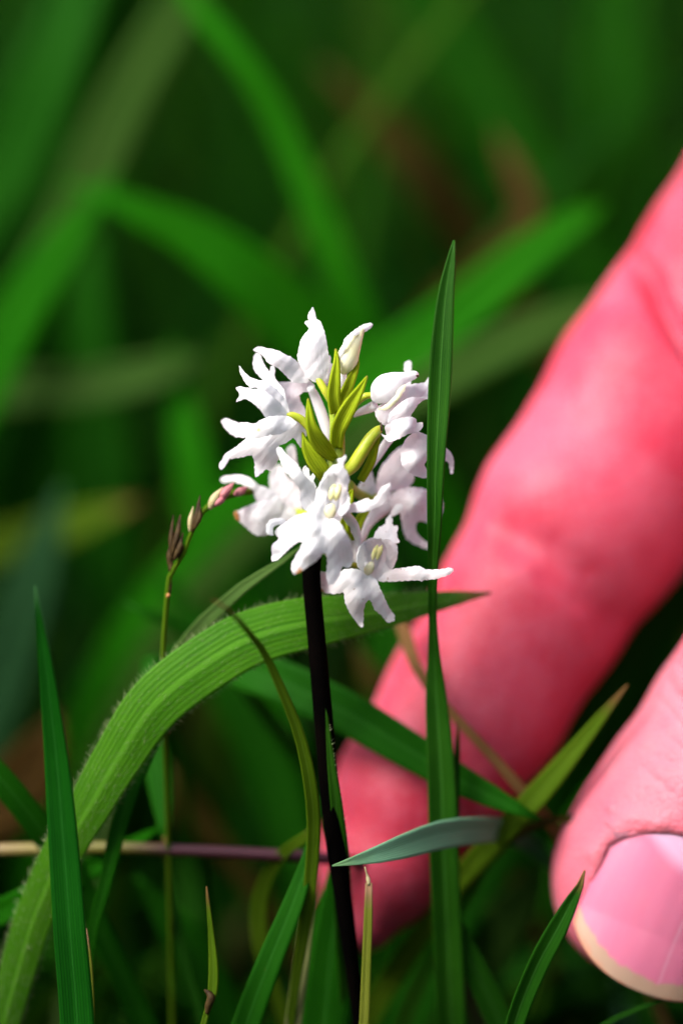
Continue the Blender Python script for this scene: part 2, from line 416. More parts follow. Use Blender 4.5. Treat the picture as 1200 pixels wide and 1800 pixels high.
def closed_smooth(pts, step):
    p = np.asarray(pts, float); n = len(p); out = []
    for i in range(n):
        a, b, c, d = p[(i - 1) % n], p[i], p[(i + 1) % n], p[(i + 2) % n]
        L = np.linalg.norm(c - b); k = max(1, int(L / step))
        t = np.linspace(0, 1, k, endpoint=False)[:, None]
        m1, m2 = (c - a) * 0.36, (d - b) * 0.36
        out.append((2 * t**3 - 3 * t**2 + 1) * b + (t**3 - 2 * t**2 + t) * m1 + (-2 * t**3 + 3 * t**2) * c + (t**3 - t**2) * m2)
    return np.vstack(out)

def shell(V, F, th, uv):
    V = np.asarray(V); F = [tuple(int(i) for i in f) for f in F]
    nr = np.zeros_like(V)
    for f in F:
        n_ = np.cross(V[f[1]] - V[f[0]], V[f[2]] - V[f[0]])
        for i in f: nr[i] += n_
    nr = unit(nr); n = len(V)
    edges = {}
    for f in F:
        for a, c in zip(f, f[1:] + f[:1]): edges[(a, c)] = 1
    rim = [(a, c) for (a, c) in edges if (c, a) not in edges]
    T, Bt = V + nr * th / 2, V - nr * th / 2
    VV = [T, Bt]; FF = F + [tuple(i + n for i in f[::-1]) for f in F]
    rv = sorted({i for e in rim for i in e}); k = {i: j for j, i in enumerate(rv)}; m = len(rv)
    VV += [T[rv], Bt[rv]]
    FF += [(2 * n + k[c], 2 * n + k[a], 2 * n + m + k[a], 2 * n + m + k[c]) for a, c in rim]
    return np.vstack(VV), FF, np.vstack([uv, uv, uv[rv], uv[rv]])

def petal(name, crop, poly, ctl, cup=0.0, mat='white', parent=None, thick=0.00009, ripple=0.035, ridge=0.0, step=2.6, label=None, edge=0.0):
    """traced outline -> curved sheet. ctl rows (x, y, d_mm) give its distance; cup bulges the middle away (+) or to the viewer (-), in mm"""
    pl = np.array([cp(crop, *q) for q in poly]); ol = closed_smooth(pl, step)
    ol = ol + rng.normal(0, 0.25, ol.shape) + 0.55 * np.stack([np.sin(ol[:, 1] * 0.61 + ol[:, 0] * 0.35), np.sin(ol[:, 0] * 0.55 - ol[:, 1] * 0.41)], 1)
    lo, hi = ol.min(0), ol.max(0); g = step * 1.25
    gx, gy = np.meshgrid(np.arange(lo[0], hi[0], g), np.arange(lo[1], hi[1], g))
    gx[1::2] += g / 2
    gp = np.stack([gx.ravel(), gy.ravel()], 1)
    # inside test + distance to outline
    x, y = gp[:, 0], gp[:, 1]; ins = np.zeros(len(gp), bool)
    A, B = ol, np.roll(ol, -1, 0)
    for (x1, y1), (x2, y2) in zip(A, B):
        c = ((y1 > y) != (y2 > y)); xi = (x2 - x1) * (y - y1) / (y2 - y1 + 1e-12) + x1
        ins ^= c & (x < xi)
    gp = gp[ins]
    def edist(q):
        dmin = np.full(len(q), 1e9)
        for a, b in zip(A, B):
            ab = b - a; t = np.clip(((q - a) @ ab) / (ab @ ab + 1e-9), 0, 1)
            dmin = np.minimum(dmin, np.linalg.norm(q - (a + t[:, None] * ab), axis=1))
        return dmin
    ed = edist(gp); gp = gp[ed > g * 0.55]
    allp = np.vstack([ol, gp])
    nv = len(ol)
    vs_, _, fs, ov, _, _ = delaunay_2d_cdt([Vector(q) for q in allp], [(i, (i + 1) % nv) for i in range(nv)], [], 1, 1e-4)
    q = np.array([[v.x, v.y] for v in vs_])
    ed = edist(q); mx = ed.max() + 1e-6
    c = np.array([[*cp(crop, a, b), d] for a, b, d in ctl])
    if len(c) == 1: d = np.full(len(q), c[0, 2])
    else:
        # smooth interpolation between control depths
        w = 1.0 / (np.linalg.norm(q[:, None] - c[None, :, :2], axis=2) ** 2 + 60.0)
        d = (w * c[:, 2]).sum(1) / w.sum(1)
        if len(c) == 2:
            ax = c[1, :2] - c[0, :2]; t = np.clip(((q - c[0, :2]) @ ax) / (ax @ ax), -0.15, 1.15); d = c[0, 2] + (c[1, 2] - c[0, 2]) * t
    e = np.clip(ed / mx, 0, 1)
    d = d + 0.24 * cup * np.sin(e * math.pi / 2)
    if edge: d = d + edge * np.clip(1 - ed / 4.0, 0, 1) ** 2
    ripple = min(ripple, 0.035)
    if ripple:
        ph = rng.uniform(0, 6.28, 4)
        d = d + ripple * (np.sin(q[:, 0] * 0.17 + ph[0]) * np.sin(q[:, 1] * 0.14 + ph[1]) + 0.5 * np.sin(q[:, 0] * 0.33 + q[:, 1] * 0.27 + ph[2]))
    V = np.array([P(a, b, k) for (a, b), k in zip(q, d)])
    axs = unit(c[-1, :2] - c[0, :2]) if len(c) > 1 else np.array([0.0, 1.0])
    rel = (q - c[0, :2]) / 24.0
    uv = np.stack([rel @ np.array([-axs[1], axs[0]]) * (1.0 / (0.6 + 0.35 * np.abs(rel @ axs))), rel @ axs], 1)
    V, fs, uv = shell(V, fs, thick, uv)
    o = mesh_obj(name, V, fs, M[mat], parent, uv)
    if label: o['label'] = label
    return o

def blob(name, crop, pts, d, mat, parent, n=18, seg=12, flat=0.8):
    """rounded body along traced points (x, y, radius) in crop pixels; d mm or per-point via 4th value"""
    s = CROP[crop][2]
    rows = [(*cp(crop, p[0], p[1]), p[3] if len(p) > 3 else d, p[2] / s) for p in pts]
    return tube(name, rows, mat, parent, n, seg, flat=flat)[0]

def hairs(name, parent, roots, dirs, length, width, mat='hair'):
    V = []; F = []
    for p, dv in zip(roots, dirs):
        dv = unit(np.asarray(dv)); L = length * rng.uniform(0.5, 1.25)
        a = unit(np.cross(dv, rng.normal(size=3))); b = np.cross(dv, a)
        i = len(V); w = width * 0.5
        V += [p + a * w, p - a * w * .5 + b * w * .87, p - a * w * .5 - b * w * .87, p + dv * L + rng.normal(size=3) * L * 0.12]
        F += [(i, i + 1, i + 3), (i + 1, i + 2, i + 3), (i + 2, i, i + 3)]
    o = mesh_obj(name, V, F, M[mat], parent); o['kind'] = 'stuff'
    return o

# ------------------------------------------------------------------ ground
def build_ground():
    xs = np.concatenate([[-60, -20, -6, -2], np.linspace(-0.8, 0.8, 49), [2, 6, 20, 60]])
    ys = xs + 0.2
    n = len(xs); V = []; 
    for y in ys:
        for x in xs:
            r = math.hypot(x, y)
            z = 0.003 * math.sin(x * 31 + 1) * math.sin(y * 27) + 0.002 * math.sin(x * 77 + y * 63) if r < 1.3 else 0.0
            V.append((x, y, z - 0.003))
    F = [(j * n + i, j * n + i + 1, (j + 1) * n + i + 1, (j + 1) * n + i) for j in range(n - 1) for i in range(n - 1)]
    tag(mesh_obj('ground', V, F, M['soil']), 'dark damp soil under the meadow grass', kind='structure')
build_ground()
# ------------------------------------------------------------------ hand (one continuous surface grown from a distance field)
def pm(px, py, d, r): return (P(px, py, d), mm(r, d))
CH = []                       # (A, B, ra, rb, chain id)
def chain(cid, pts):
    q = [pm(*p) for p in pts]
    for (a, ra), (b, rb) in zip(q[:-1], q[1:]): CH.append((a, b, ra, rb, cid))
INDEX = [(632, 1606, 15, 70), (672, 1520, 15.5, 112), (732, 1395, 16.5, 142), (834, 1238, 18, 157), (938, 1062, 20, 166), (1026, 915, 22, 188),
         (1175, 705, 26, 207), (1240, 605, 28, 200), (1325, 485, 30, 204), (1465, 270, 33, 218), (1720, -170, 38, 265)]
THUMB = [(1145, 1550, 10.5, 176), (1178, 1512, 10.6, 190), (1246, 1432, 10.8, 202), (1344, 1300, 11, 210), (1424, 1200, 11, 222), (1590, 970, 11, 238), (1760, 750, 13, 280), (2080, 330, 20, 350)]
chain('index', INDEX); chain('thumb', THUMB)
chain('middle', [(1640, 900, 60, 165), (1520, 800, 60, 178), (1450, 430, 62, 200), (1560, 150, 60, 215), (1780, -230, 56, 265)])
chain('ring', [(1800, 900, 76, 150), (1690, 800, 77, 165), (1610, 420, 79, 185), (1700, 140, 77, 205), (1890, -190, 73, 255)])
chain('little', [(1950, 740, 90, 125), (1850, 660, 91, 140), (1780, 380, 92, 160), (1850, 150, 91, 175), (2010, -100, 88, 235)])
for a in ((1700, -190, 38, 265), (1780, -230, 56, 265), (1890, -190, 73, 255), (2010, -100, 88, 240)):
    chain('palm', [a, (2650, -150, 58, 330)])
chain('palm', [(2050, 330, 20, 350), (2700, -60, 50, 400)])
chain('palm', [(1720, 250, 28, 150), (1850, 60, 40, 300), (2200, 120, 55, 330)])
chain('palm', [(2650, -160, 55, 430), (2950, -330, 58, 440), (3600, -750, 62, 520), (4700, -1450, 70, 640)])
SEG_A = np.array([c[0] for c in CH]); SEG_B = np.array([c[1] for c in CH]); RA = np.array([c[2] for c in CH]); RB = np.array([c[3] for c in CH])
CID = [c[4] for c in CH]

# nail frame of the thumb
nO = P(1152, 1586, 10.5)
nA = unit(P(1100, 1735, 10.2) - P(1202, 1468, 10.8)); nN = unit(-fwd + rgt * 0.10 + upv * 0.05); nN = unit(nN - nA * (nN @ nA)); nL = np.cross(nA, nN)
if nL @ rgt < 0: nL = -nL
NL, NW, PHI, NR, NH = 0.0128, 0.0063, R(60), 0.0050, 0.00745
NRL = NW / math.sin(PHI)
def nail_s0(u): return -NL / 2 + 0.24 * NL * np.abs(u) ** 2.6
def nail_s1(u): return NL / 2 - 0.24 * NL * np.abs(u) ** 2.3
def nail_h(u, s): return NH + NR * (np.cos(u * PHI) - 1) - 0.5 * (np.maximum(s, -0.004) / 0.016) ** 2 * 0.004 - 0.125 * np.minimum(s, 0.002)

def smin(a, b, k):
    h = np.clip(0.5 + 0.5 * (b - a) / k, 0, 1)
    return b + (a - b) * h - k * h * (1 - h)
def sdf(p, fine=True):
    groups = {}
    for A, B, ra, rb, c in zip(SEG_A, SEG_B, RA, RB, CID):
        ab = B - A; t = np.clip(((p - A) @ ab) / (ab @ ab), 0, 1)
        d = np.linalg.norm(p - A - t[:, None] * ab, axis=1) - (ra + (rb - ra) * t)
        groups[c] = d if c not in groups else smin(groups[c], d, 0.0012 if c != 'palm' else 0.012)
    out = groups['palm']
    fs = [smin(groups['palm'], groups[c], 0.008) for c in ('index', 'middle', 'ring', 'little', 'thumb')]
    out = fs[0]
    for g in fs[1:]: out = smin(out, g, 0.0008)
    if fine:
        q = p - nO; s = q @ nA; l = q @ nL; h = q @ nN
        u = np.clip(l / NW, -1.1, 1.1)
        carve = np.maximum(np.maximum(nail_h(u, s) - 0.00015 - h, np.abs(l) - NW * 0.93), nail_s0(u) + 0.0009 - s)
        k = 0.0011; a, b = out, -carve
        hh = np.clip(0.5 - 0.5 * (b - a) / k, 0, 1)
        out = b + (a - b) * hh + k * hh * (1 - hh)
    return out
def sdf_grad(p):
    e = 0.00008; g = np.zeros_like(p)
    for k in range(3):
        o = np.zeros(3); o[k] = e
        g[:, k] = (sdf(p + o) - sdf(p - o)) / (2 * e)
    return g

def build_hand():
    h = 0.0016
    lo = np.minimum(SEG_A - RA[:, None], SEG_B - RB[:, None]).min(0) - 4 * h
    hi = np.maximum(SEG_A + RA[:, None], SEG_B + RB[:, None]).max(0) + 4 * h
    dims = np.ceil((hi - lo) / h).astype(int) + 1
    ax = [lo[k] + h * np.arange(dims[k]) for k in range(3)]
    vals = np.empty(dims, np.float32)
    for i in range(0, dims[0], 12):
        g = np.stack(np.meshgrid(ax[0][i:i + 12], ax[1], ax[2], indexing='ij'), -1)
        vals[i:i + 12] = sdf(g.reshape(-1, 3), False).reshape(g.shape[:3])
    ins = vals < 0
    c = [ins[a:dims[0] - 1 + a, b:dims[1] - 1 + b, d:dims[2] - 1 + d] for a in (0, 1) for b in (0, 1) for d in (0, 1)]
    s = sum(x.astype(np.int8) for x in c); act = (s > 0) & (s < 8)
    idx = -np.ones(act.shape, np.int64); cells = np.argwhere(act); idx[act] = np.arange(len(cells))
    V = lo + h * (cells + 0.5)
    F = []
    for k in range(3):
        o1, o2 = [x for x in range(3) if x != k]
        a = ins.take(range(0, dims[k] - 1), k); b = ins.take(range(1, dims[k]), k)
        e = np.argwhere(a != b)
        e = e[(e[:, o1] > 0) & (e[:, o2] > 0) & (e[:, o1] < dims[o1] - 1) & (e[:, o2] < dims[o2] - 1)]
        flip = a[tuple(e.T)]
        def at(i, j):
            q = e.copy(); q[:, o1] -= i; q[:, o2] -= j; return idx[tuple(q.T)]
        quad = np.stack([at(0, 0), at(1, 0), at(1, 1), at(0, 1)], 1)
        if k == 1: flip = ~flip
        quad[~flip] = quad[~flip][:, ::-1]
        F.append(quad)
    F = np.vstack(F)
    for _ in range(3):
        g = sdf_grad(V); V = V - (sdf(V) / np.maximum(0.3, (g ** 2).sum(1)))[:, None] * g
    bm = bmesh.new()
    bv = [bm.verts.new(v) for v in V]
    for f in F: bm.faces.new([bv[i] for i in f])
    bm.normal_update()
    for lev in range(3):
        pts = np.array([v.co[:] for v in bm.verts]); q = pts - CAM; z = q @ fwd; kk = D / z * PXMM * 1000
        X = 600 + (q @ rgt) * kk; Y = 900 - (q @ upv) * kk
        vis = (X > -50) & (X < 1330) & (Y < 1900)
        if lev == 2: vis = (X > 930) & (X < 1260) & (Y > 1120) & ((pts - nO) @ nN > -0.004)
        bm.verts.index_update()
        es = [e for e in bm.edges if vis[e.verts[0].index] and vis[e.verts[1].index]]
        bmesh.ops.subdivide_edges(bm, edges=es, cuts=1, use_grid_fill=True)
        pts = np.array([v.co[:] for v in bm.verts])
        for _ in range(2):
            g = sdf_grad(pts); stp = (sdf(pts) / np.maximum(0.3, (g ** 2).sum(1)))[:, None] * g
            pts = pts - np.clip(stp, -0.0005, 0.0005)
        for v, p in zip(bm.verts, pts): v.co = p
    bm.normal_update()
    # creases, folds and small swellings of the skin
    pts = np.array([v.co[:] for v in bm.verts]); nr = np.array([v.normal[:] for v in bm.verts])
    q = pts - CAM; z = q @ fwd; kk = D / z * PXMM * 1000
    XY = np.stack([600 + (q @ rgt) * kk, 900 - (q @ upv) * kk], 1)
    front = np.clip((nr @ -fwd) * 1.5 + 0.1, 0, 1)
    disp = np.zeros(len(pts))
    def crease(line, depth, w):
        dm = np.full(len(pts), 1e9); L = np.array(line, float)
        for a, b in zip(L[:-1], L[1:]):
            ab = b - a; t = np.clip(((XY - a) @ ab) / (ab @ ab), 0, 1)
            dm = np.minimum(dm, np.linalg.norm(XY - a - t[:, None] * ab, axis=1))
        return -depth * np.exp(-(dm / w) ** 2)
    for line, dep, w in ([(1118, 455), (1145, 505), (1178, 555), (1225, 620), (1290, 690)], 2.2, 20), ([(1150, 470), (1250, 540)], 0.25, 30), \
        ([(900, 945), (960, 975), (1020, 1020), (1080, 1090)], 0.9, 34), ([(950, 1010), (1010, 1060)], 0.2, 18), \
        ([(1050, 640), (1090, 620)], -0.7, 80), ([(880, 860), (940, 850)], -0.5, 70), \
        ([(1168, 1178), (1180, 1212), (1215, 1255)], 0.42, 11), ([(1190, 1165), (1230, 1195)], 0.3, 9), ([(1160, 1230), (1200, 1275)], 0.16, 8), \
        ([(1072, 1421), (1073, 1422)], -0.30, 8), ([(1040, 1500), (1075, 1455), (1110, 1436), (1160, 1446)], -0.25, 16), \
        ([(1130, 1350), (1180, 1395)], 0.10, 6), ([(1100, 1300), (1150, 1330), (1200, 1345)], 0.08, 6), ([(1180, 1300), (1230, 1340)], 0.08, 6):
        disp += crease(line, dep, w)
    pts = pts + nr * (disp * front / 1000.0)[:, None]
    def cd(cid):
        d = np.full(len(pts), 1e9)
        for A, B, c in zip(SEG_A, SEG_B, CID):
            if c == cid:
                ab = B - A; t = np.clip(((pts - A) @ ab) / (ab @ ab), 0, 1); d = np.minimum(d, np.linalg.norm(pts - A - t[:, None] * ab, axis=1))
        return d
    flush = np.clip(0.5 + (cd('thumb') - np.minimum(cd('index'), cd('middle'))) / 0.006, 0, 1)
    root = empty('hand', P(2650, -150, 58))
    tag(root, 'bare hand reaching down, index finger behind the orchid and thumb with short nail', 'hand')
    for v, p in zip(bm.verts, pts): v.co = p - np.array(root.location)
    me = bpy.data.meshes.new('body'); bm.to_mesh(me); bm.free()
    me.materials.append(M['skin']); me.polygons.foreach_set('use_smooth', [True] * len(me.polygons))
    at = me.attributes.new('flush', 'FLOAT', 'POINT'); at.data.foreach_set('value', flush.astype(np.float32))
    o = bpy.data.objects.new('fingers_and_palm', me); COL.objects.link(o); o.parent = root
    # thumb nail: a curved plate with its own thickness
    nu, nv = 40, 60
    u = np.linspace(-1, 1, nu); v = np.linspace(0, 1, nv)
    Vn, Un = [], []
    for b in v:
        s = nail_s0(u) * (1 - b) + nail_s1(u) * b
        l = NRL * np.sin(u * PHI) * (1 - 0.05 * (1 - b))
        hh = nail_h(u, s) + 0.000010 * np.sin(u * 23 + 2 * np.sin(u * 7))
        Vn.append(nO + s[:, None] * nA + l[:, None] * nL + hh[:, None] * nN); Un.append(np.stack([(u + 1) / 2, np.full(nu, b)], 1))
    Fn = [(j * nu + i, j * nu + i + 1, (j + 1) * nu + i + 1, (j + 1) * nu + i) for j in range(nv - 1) for i in range(nu - 1)]
    nl = mesh_obj('thumb_nail', np.vstack(Vn), Fn, M['nail'], root, np.vstack(Un), solid=0.0004, offset=0.0)
    nl['label'] = 'pink ridged thumbnail with cream free edge'
build_hand()
# ------------------------------------------------------------------ orchid
def build_orchid():
    stem_pts = [(640, 1900, 6, 13), (632, 1800, 5, 13), (622, 1720, 4, 13), (606, 1600, 3, 15), (592, 1500, 2, 17), (580, 1400, 1.5, 17.5),
                (568, 1260, 1, 17), (556, 1120, 0.6, 16), (547, 1010, 0.3, 16), (552, 960, 0.2, 16)]
    base = to_ground(P(640, 1900, 6), unit(P(640, 1900, 6) - P(632, 1800, 5)))[1]
    root = empty('orchid', base)
    tag(root, 'white flowered orchid spike on a slender blackish stem', 'orchid')
    tube('stem', stem_pts, 'stem', root, 70, 14, ground=True)
    tube('spike_stem', [(550, 975, 0.2, 15), (563, 930, 0, 17), (578, 880, 0, 17), (588, 830, 0, 16), (592, 780, 0, 14), (591, 735, -0.2, 12), (586, 705, -0.4, 10), (588, 680, -0.4, 6)], 'spike', root, 40, 12)
    def flower(name, crop, ov, mat='ovary'):
        return blob(name, crop, ov, 0, mat, root, 24, 12, 1.0)
    W, B = 'white', 'white_b'
    # ---- topmost open flower
    f = flower('flower', 'c1', [(1065, 1010, 24, -0.2), (1020, 900, 30, -0.6), (965, 800, 33, -0.9), (915, 715, 28, -0.8), (880, 660, 12, -0.6)])
    petal('sepal', 'c1', [(860, 98), (885, 165), (890, 195), (930, 220), (965, 330), (990, 480), (1000, 600), (975, 700), (900, 735), (820, 690), (748, 570), (735, 500), (770, 360), (830, 285), (795, 232), (805, 212), (832, 212), (820, 178)],
          [(900, 720, -0.8), (860, 400, -1.2), (860, 110, -0.2)], -1.3, W, f)
    petal('petal', 'c1', [(363, 460), (385, 437), (430, 430), (470, 445), (560, 462), (660, 510), (740, 560), (800, 640), (830, 725), (760, 735), (690, 727), (620, 660), (560, 600), (490, 568), (455, 520), (410, 478)],
          [(790, 700, -0.4), (560, 520, -1.4), (370, 460, 0.6)], -0.5, W, f)
    petal('petal', 'c1', [(985, 520), (1005, 505), (1015, 540), (1008, 570), (1045, 575), (1040, 620), (1010, 680), (985, 760), (940, 740), (960, 640)], [(990, 640, 0.5)], -0.3, W, f)
    petal('lip', 'c1', [(560, 735), (690, 728), (830, 715), (880, 760), (865, 800), (790, 812), (748, 845), (765, 905), (806, 970), (800, 1030), (720, 1040), (650, 1010), (600, 900), (575, 800)],
          [(840, 740, -0.2), (620, 760, 1.2), (720, 1000, 1.6)], 0.5, W, f)
    blob('spur', 'c1', [(840, 770, 30, -0.2), (880, 850, 40, 0.4), (930, 980, 46, 0.7), (972, 1110, 44, 0.8), (992, 1210, 34, 0.8), (1000, 1262, 10, 0.8)], 0.5, W, f)
    # ---- flower turned to the seed-head side, seen from the side
    f = flower('flower', 'c1', [(960, 1330, 30, -0.6), (890, 1200, 34, -1.2), (830, 1110, 36, -1.6), (760, 1040, 34, -1.8), (690, 1008, 30, -1.9), (645, 1003, 20, -1.9)])
    petal('sepal', 'c1', [(242, 592), (262, 612), (285, 650), (345, 692), (400, 712), (450, 722), (520, 760), (600, 830), (650, 920), (668, 1000), (640, 990), (560, 880), (500, 830), (440, 802), (390, 775), (340, 775), (300, 740), (272, 690), (268, 675), (250, 645)],
          [(650, 980, -1.9), (450, 760, -2.4), (250, 600, -1.0)], -0.5, W, f)
    petal('sepal', 'c1', [(214, 775), (240, 766), (290, 775), (350, 785), (440, 803), (520, 848), (600, 925), (660, 1000), (600, 1020), (480, 1038), (430, 970), (350, 900), (295, 868), (222, 896), (230, 870), (250, 838), (228, 805)],
          [(650, 1005, -1.9), (440, 900, -3.0), (220, 780, -2.0)], -0.9, W, f)
    petal('petal', 'c1', [(358, 575), (372, 500), (392, 483), (420, 495), (440, 560), (475, 620), (500, 640), (505, 600), (525, 588), (542, 610), (540, 690), (575, 740), (620, 800), (640, 900), (600, 870), (520, 790), (440, 710), (378, 640)],
          [(620, 860, -0.6), (480, 680, 0.4), (380, 500, 1.4)], 0.4, W, f)
    petal('petal', 'c1', [(338, 1192), (345, 1130), (395, 1065), (480, 1030), (580, 1014), (655, 1018), (725, 1068), (700, 1100), (660, 1130), (590, 1168), (500, 1172), (420, 1202), (370, 1200)],
          [(660, 1030, -2.2), (500, 1100, -3.3), (345, 1180, -2.6)], -0.8, W, f)
    petal('petal', 'c1', [(98, 1065), (112, 1042), (150, 1038), (200, 1062), (250, 1072), (310, 1070), (400, 1085), (440, 1120), (380, 1170), (300, 1195), (230, 1192), (170, 1165), (125, 1115)],
          [(420, 1100, -0.8), (100, 1060, 2.2)], -0.4, W, f)
    petal('lip', 'c3', [(75, 297), (78, 262), (100, 225), (140, 170), (230, 110), (310, 40), (340, -40), (450, -60), (560, -70), (700, -100), (790, -100), (812, 0), (790, 80), (765, 130), (735, 90), (700, 45), (640, 88), (578, 112), (572, 160), (572, 232), (540, 280), (510, 325), (470, 308), (430, 345), (380, 378), (374, 320), (370, 235), (345, 190), (270, 208), (165, 226), (115, 300), (88, 314)],
          [(700, -60, -1.2), (480, 100, -1.5), (90, 290, 0.8), (400, 340, 0.2)], -0.8, W, f)
    q = petal('lip_speck', 'c1', [(385, 1125), (400, 1112), (425, 1122), (425, 1138), (395, 1145)], [(400, 1128, -4.1)], -0.1, 'anther', f, ripple=0)
    # ---- flower half hidden behind, with browned lip edge
    f = flower('flower', 'c3', [(1010, 700, 30, 0.6), (900, 690, 36, 2.0), (800, 690, 40, 3.0), (720, 680, 40, 3.8), (680, 660, 20, 4.0)])
    petal('petal', 'c3', [(82, 402), (100, 380), (150, 370), (240, 360), (320, 380), (400, 440), (500, 480), (600, 560), (600, 660), (500, 640), (400, 590), (365, 520), (330, 480), (250, 430), (180, 415), (120, 425)],
          [(560, 600, 3.2), (350, 440, 3.0), (90, 400, 4.6)], -0.6, B, f)
    petal('lip', 'c3', [(200, 668), (240, 660), (370, 600), (480, 575), (600, 590), (720, 660), (740, 740), (640, 755), (560, 745), (490, 775), (470, 862), (380, 867), (320, 820), (260, 760), (215, 735)],
          [(650, 660, 3.4), (400, 720, 2.4), (220, 690, 3.6)], -0.7, B, f)
    petal('browned_edge', 'c3', [(195, 672), (225, 665), (250, 745), (235, 750), (205, 725)], [(215, 700, 3.3)], 0, 'tipbrown', f, ripple=0)
    petal('sepal', 'c3', [(498, 430), (500, 350), (528, 292), (570, 268), (612, 300), (645, 370), (700, 420), (760, 480), (780, 600), (750, 680), (650, 650), (560, 570), (510, 500)],
          [(700, 600, 4.0), (560, 300, 4.8)], 1.0, B, f)
    petal('petal', 'c3', [(640, 165), (655, 125), (685, 105), (712, 122), (722, 200), (740, 320), (760, 480), (700, 430), (670, 300)], [(700, 440, 4.2), (680, 110, 3.4)], 0.3, B, f)
    # ---- central flower facing the lens
    f = flower('flower', 'c4', [(330, 560, 28, 0.0), (290, 520, 32, -1.0), (240, 480, 34, -2.0), (190, 450, 30, -2.6), (165, 430, 10, -2.9)])
    petal('hood', 'c3', [(1140, 190), (1143, 215), (1125, 248), (1122, 292), (1150, 330), (1168, 400), (1152, 470), (1168, 560), (1168, 640), (1120, 690), (1095, 745), (1050, 765), (960, 745), (905, 700), (868, 672), (872, 615), (892, 570), (892, 500), (930, 425), (962, 358), (1022, 288), (1080, 268), (1072, 226), (1105, 222)],
          [(1020, 700, -3.6), (1060, 420, -3.6), (1120, 215, -4.6)], 1.9, W, f, ripple=0.05)
    petal('hood_fold', 'c3', [(1140, 190), (1143, 215), (1125, 248), (1122, 292), (1150, 330), (1168, 400), (1148, 472), (1120, 440), (1090, 400), (1060, 350), (1042, 335), (1000, 345), (940, 415), (962, 358), (1022, 288), (1080, 268), (1072, 226), (1105, 222)],
          [(1120, 215, -4.9), (1080, 330, -5.0), (1150, 470, -4.4), (950, 400, -4.3)], -0.4, W, f, ripple=0.04)
    petal('petal', 'c3', [(888, 560), (895, 505), (930, 430), (985, 350), (1040, 338), (1000, 400), (985, 480), (975, 560), (960, 620), (925, 700), (868, 672), (872, 615)],
          [(900, 600, -4.4), (980, 480, -3.4), (1000, 370, -4.3)], -0.2, W, f, ripple=0.04)
    petal('petal', 'c3', [(1110, 430), (1150, 475), (1170, 560), (1168, 640), (1120, 692), (1092, 700), (1100, 620), (1120, 540)], [(1160, 600, -4.4), (1105, 560, -3.3)], -0.2, W, f, ripple=0.04)
    blob('column', 'c3', [(1000, 720, 40, -2.9), (1010, 660, 70, -3.2), (1030, 580, 66, -3.2), (1050, 500, 62, -3.2), (1062, 440, 42, -2.9), (1068, 410, 14, -2.6)], -3, W, f, flat=0.55)
    for dx in (-20, 22):
        blob('anther', 'c3', [(1030 + dx, 575, 8, -4.35), (1040 + dx, 545, 27, -4.5), (1052 + dx, 495, 30, -4.5), (1062 + dx, 455, 22, -4.2), (1066 + dx, 438, 5, -4.0)], -4, 'anther', f, 14, 10, 0.6)
    blob('stigma', 'c3', [(985, 722, 18, -3.9), (1000, 690, 48, -4.1), (1018, 640, 44, -4.2), (1030, 605, 16, -4.2)], -4, 'stigma', f, 14, 12, 0.35)
    petal('sepal', 'c3', [(556, 150), (566, 126), (592, 128), (640, 185), (720, 258), (772, 330), (830, 400), (890, 480), (900, 540), (895, 620), (862, 690), (790, 650), (748, 575), (756, 490), (705, 408), (650, 355), (612, 322), (610, 300), (592, 240), (570, 195)],
          [(860, 620, -3.0), (720, 340, -4.2), (570, 150, -3.4)], -0.4, W, f)
    petal('petal', 'c3', [(778, 320), (790, 285), (806, 282), (832, 320), (836, 375), (858, 348), (884, 326), (920, 328), (915, 342), (882, 368), (870, 410), (892, 460), (880, 480), (830, 420), (790, 360)], [(850, 420, -2.0), (800, 300, -1.2), (910, 335, -1.6)], 0.2, W, f, ripple=0.03)
    petal('sepal', 'c4', [(262, 498), (290, 455), (330, 432), (380, 420), (442, 397), (455, 412), (480, 408), (512, 362), (552, 308), (580, 300), (602, 280), (604, 310), (585, 385), (545, 440), (470, 480), (400, 497), (320, 500)],
          [(290, 480, -3.2), (450, 450, -4.4), (600, 290, -5.2)], -0.3, W, f)
    petal('lip', 'c3', [(514, 1086), (520, 1022), (514, 1000), (516, 962), (540, 930), (570, 910), (576, 888), (546, 862), (543, 842), (562, 806), (640, 757), (730, 700), (820, 678), (872, 672), (930, 705), (1000, 730), (1060, 740), (1095, 770), (1140, 850), (1182, 925), (1195, 1000), (1202, 1085), (1185, 1130), (1160, 1142), (1105, 1135), (1095, 1180), (1075, 1235), (1032, 1282), (992, 1275), (976, 1210), (986, 1080), (967, 1018), (945, 1016), (905, 1070), (870, 1100), (810, 1140), (770, 1168), (710, 1197), (686, 1162), (690, 1110), (730, 1030), (782, 938), (772, 925), (745, 925), (700, 952), (640, 1002), (570, 1076)],
          [(980, 720, -3.8), (870, 820, -5.6), (1050, 850, -5.4), (530, 1050, -3.2), (560, 860, -3.6), (720, 1180, -5.2), (1030, 1270, -4.0), (1180, 1100, -3.4), (840, 1000, -5.8)], -0.7, W, f, ripple=0.12)
    petal('side_tooth', 'c3', [(468, 832), (474, 780), (495, 745), (530, 728), (590, 728), (645, 748), (650, 790), (600, 780), (555, 782), (522, 815), (528, 868), (500, 862), (475, 862)], [(640, 770, -3.4), (480, 830, -4.2)], -0.3, W, f, ripple=0.03)
    petal('browned_edge', 'c3', [(712, 1192), (735, 1160), (760, 1142), (772, 1165), (740, 1185)], [(740, 1170, -6.15)], -0.1, 'tipbrown', f, ripple=0)
    blob('spur', 'c4', [(245, 500, 26, -2.6), (290, 530, 32, -1.4), (335, 600, 40, -0.2), (352, 690, 40, 0.6), (352, 780, 36, 1.0), (345, 860, 18, 1.2)], 0, W, f)
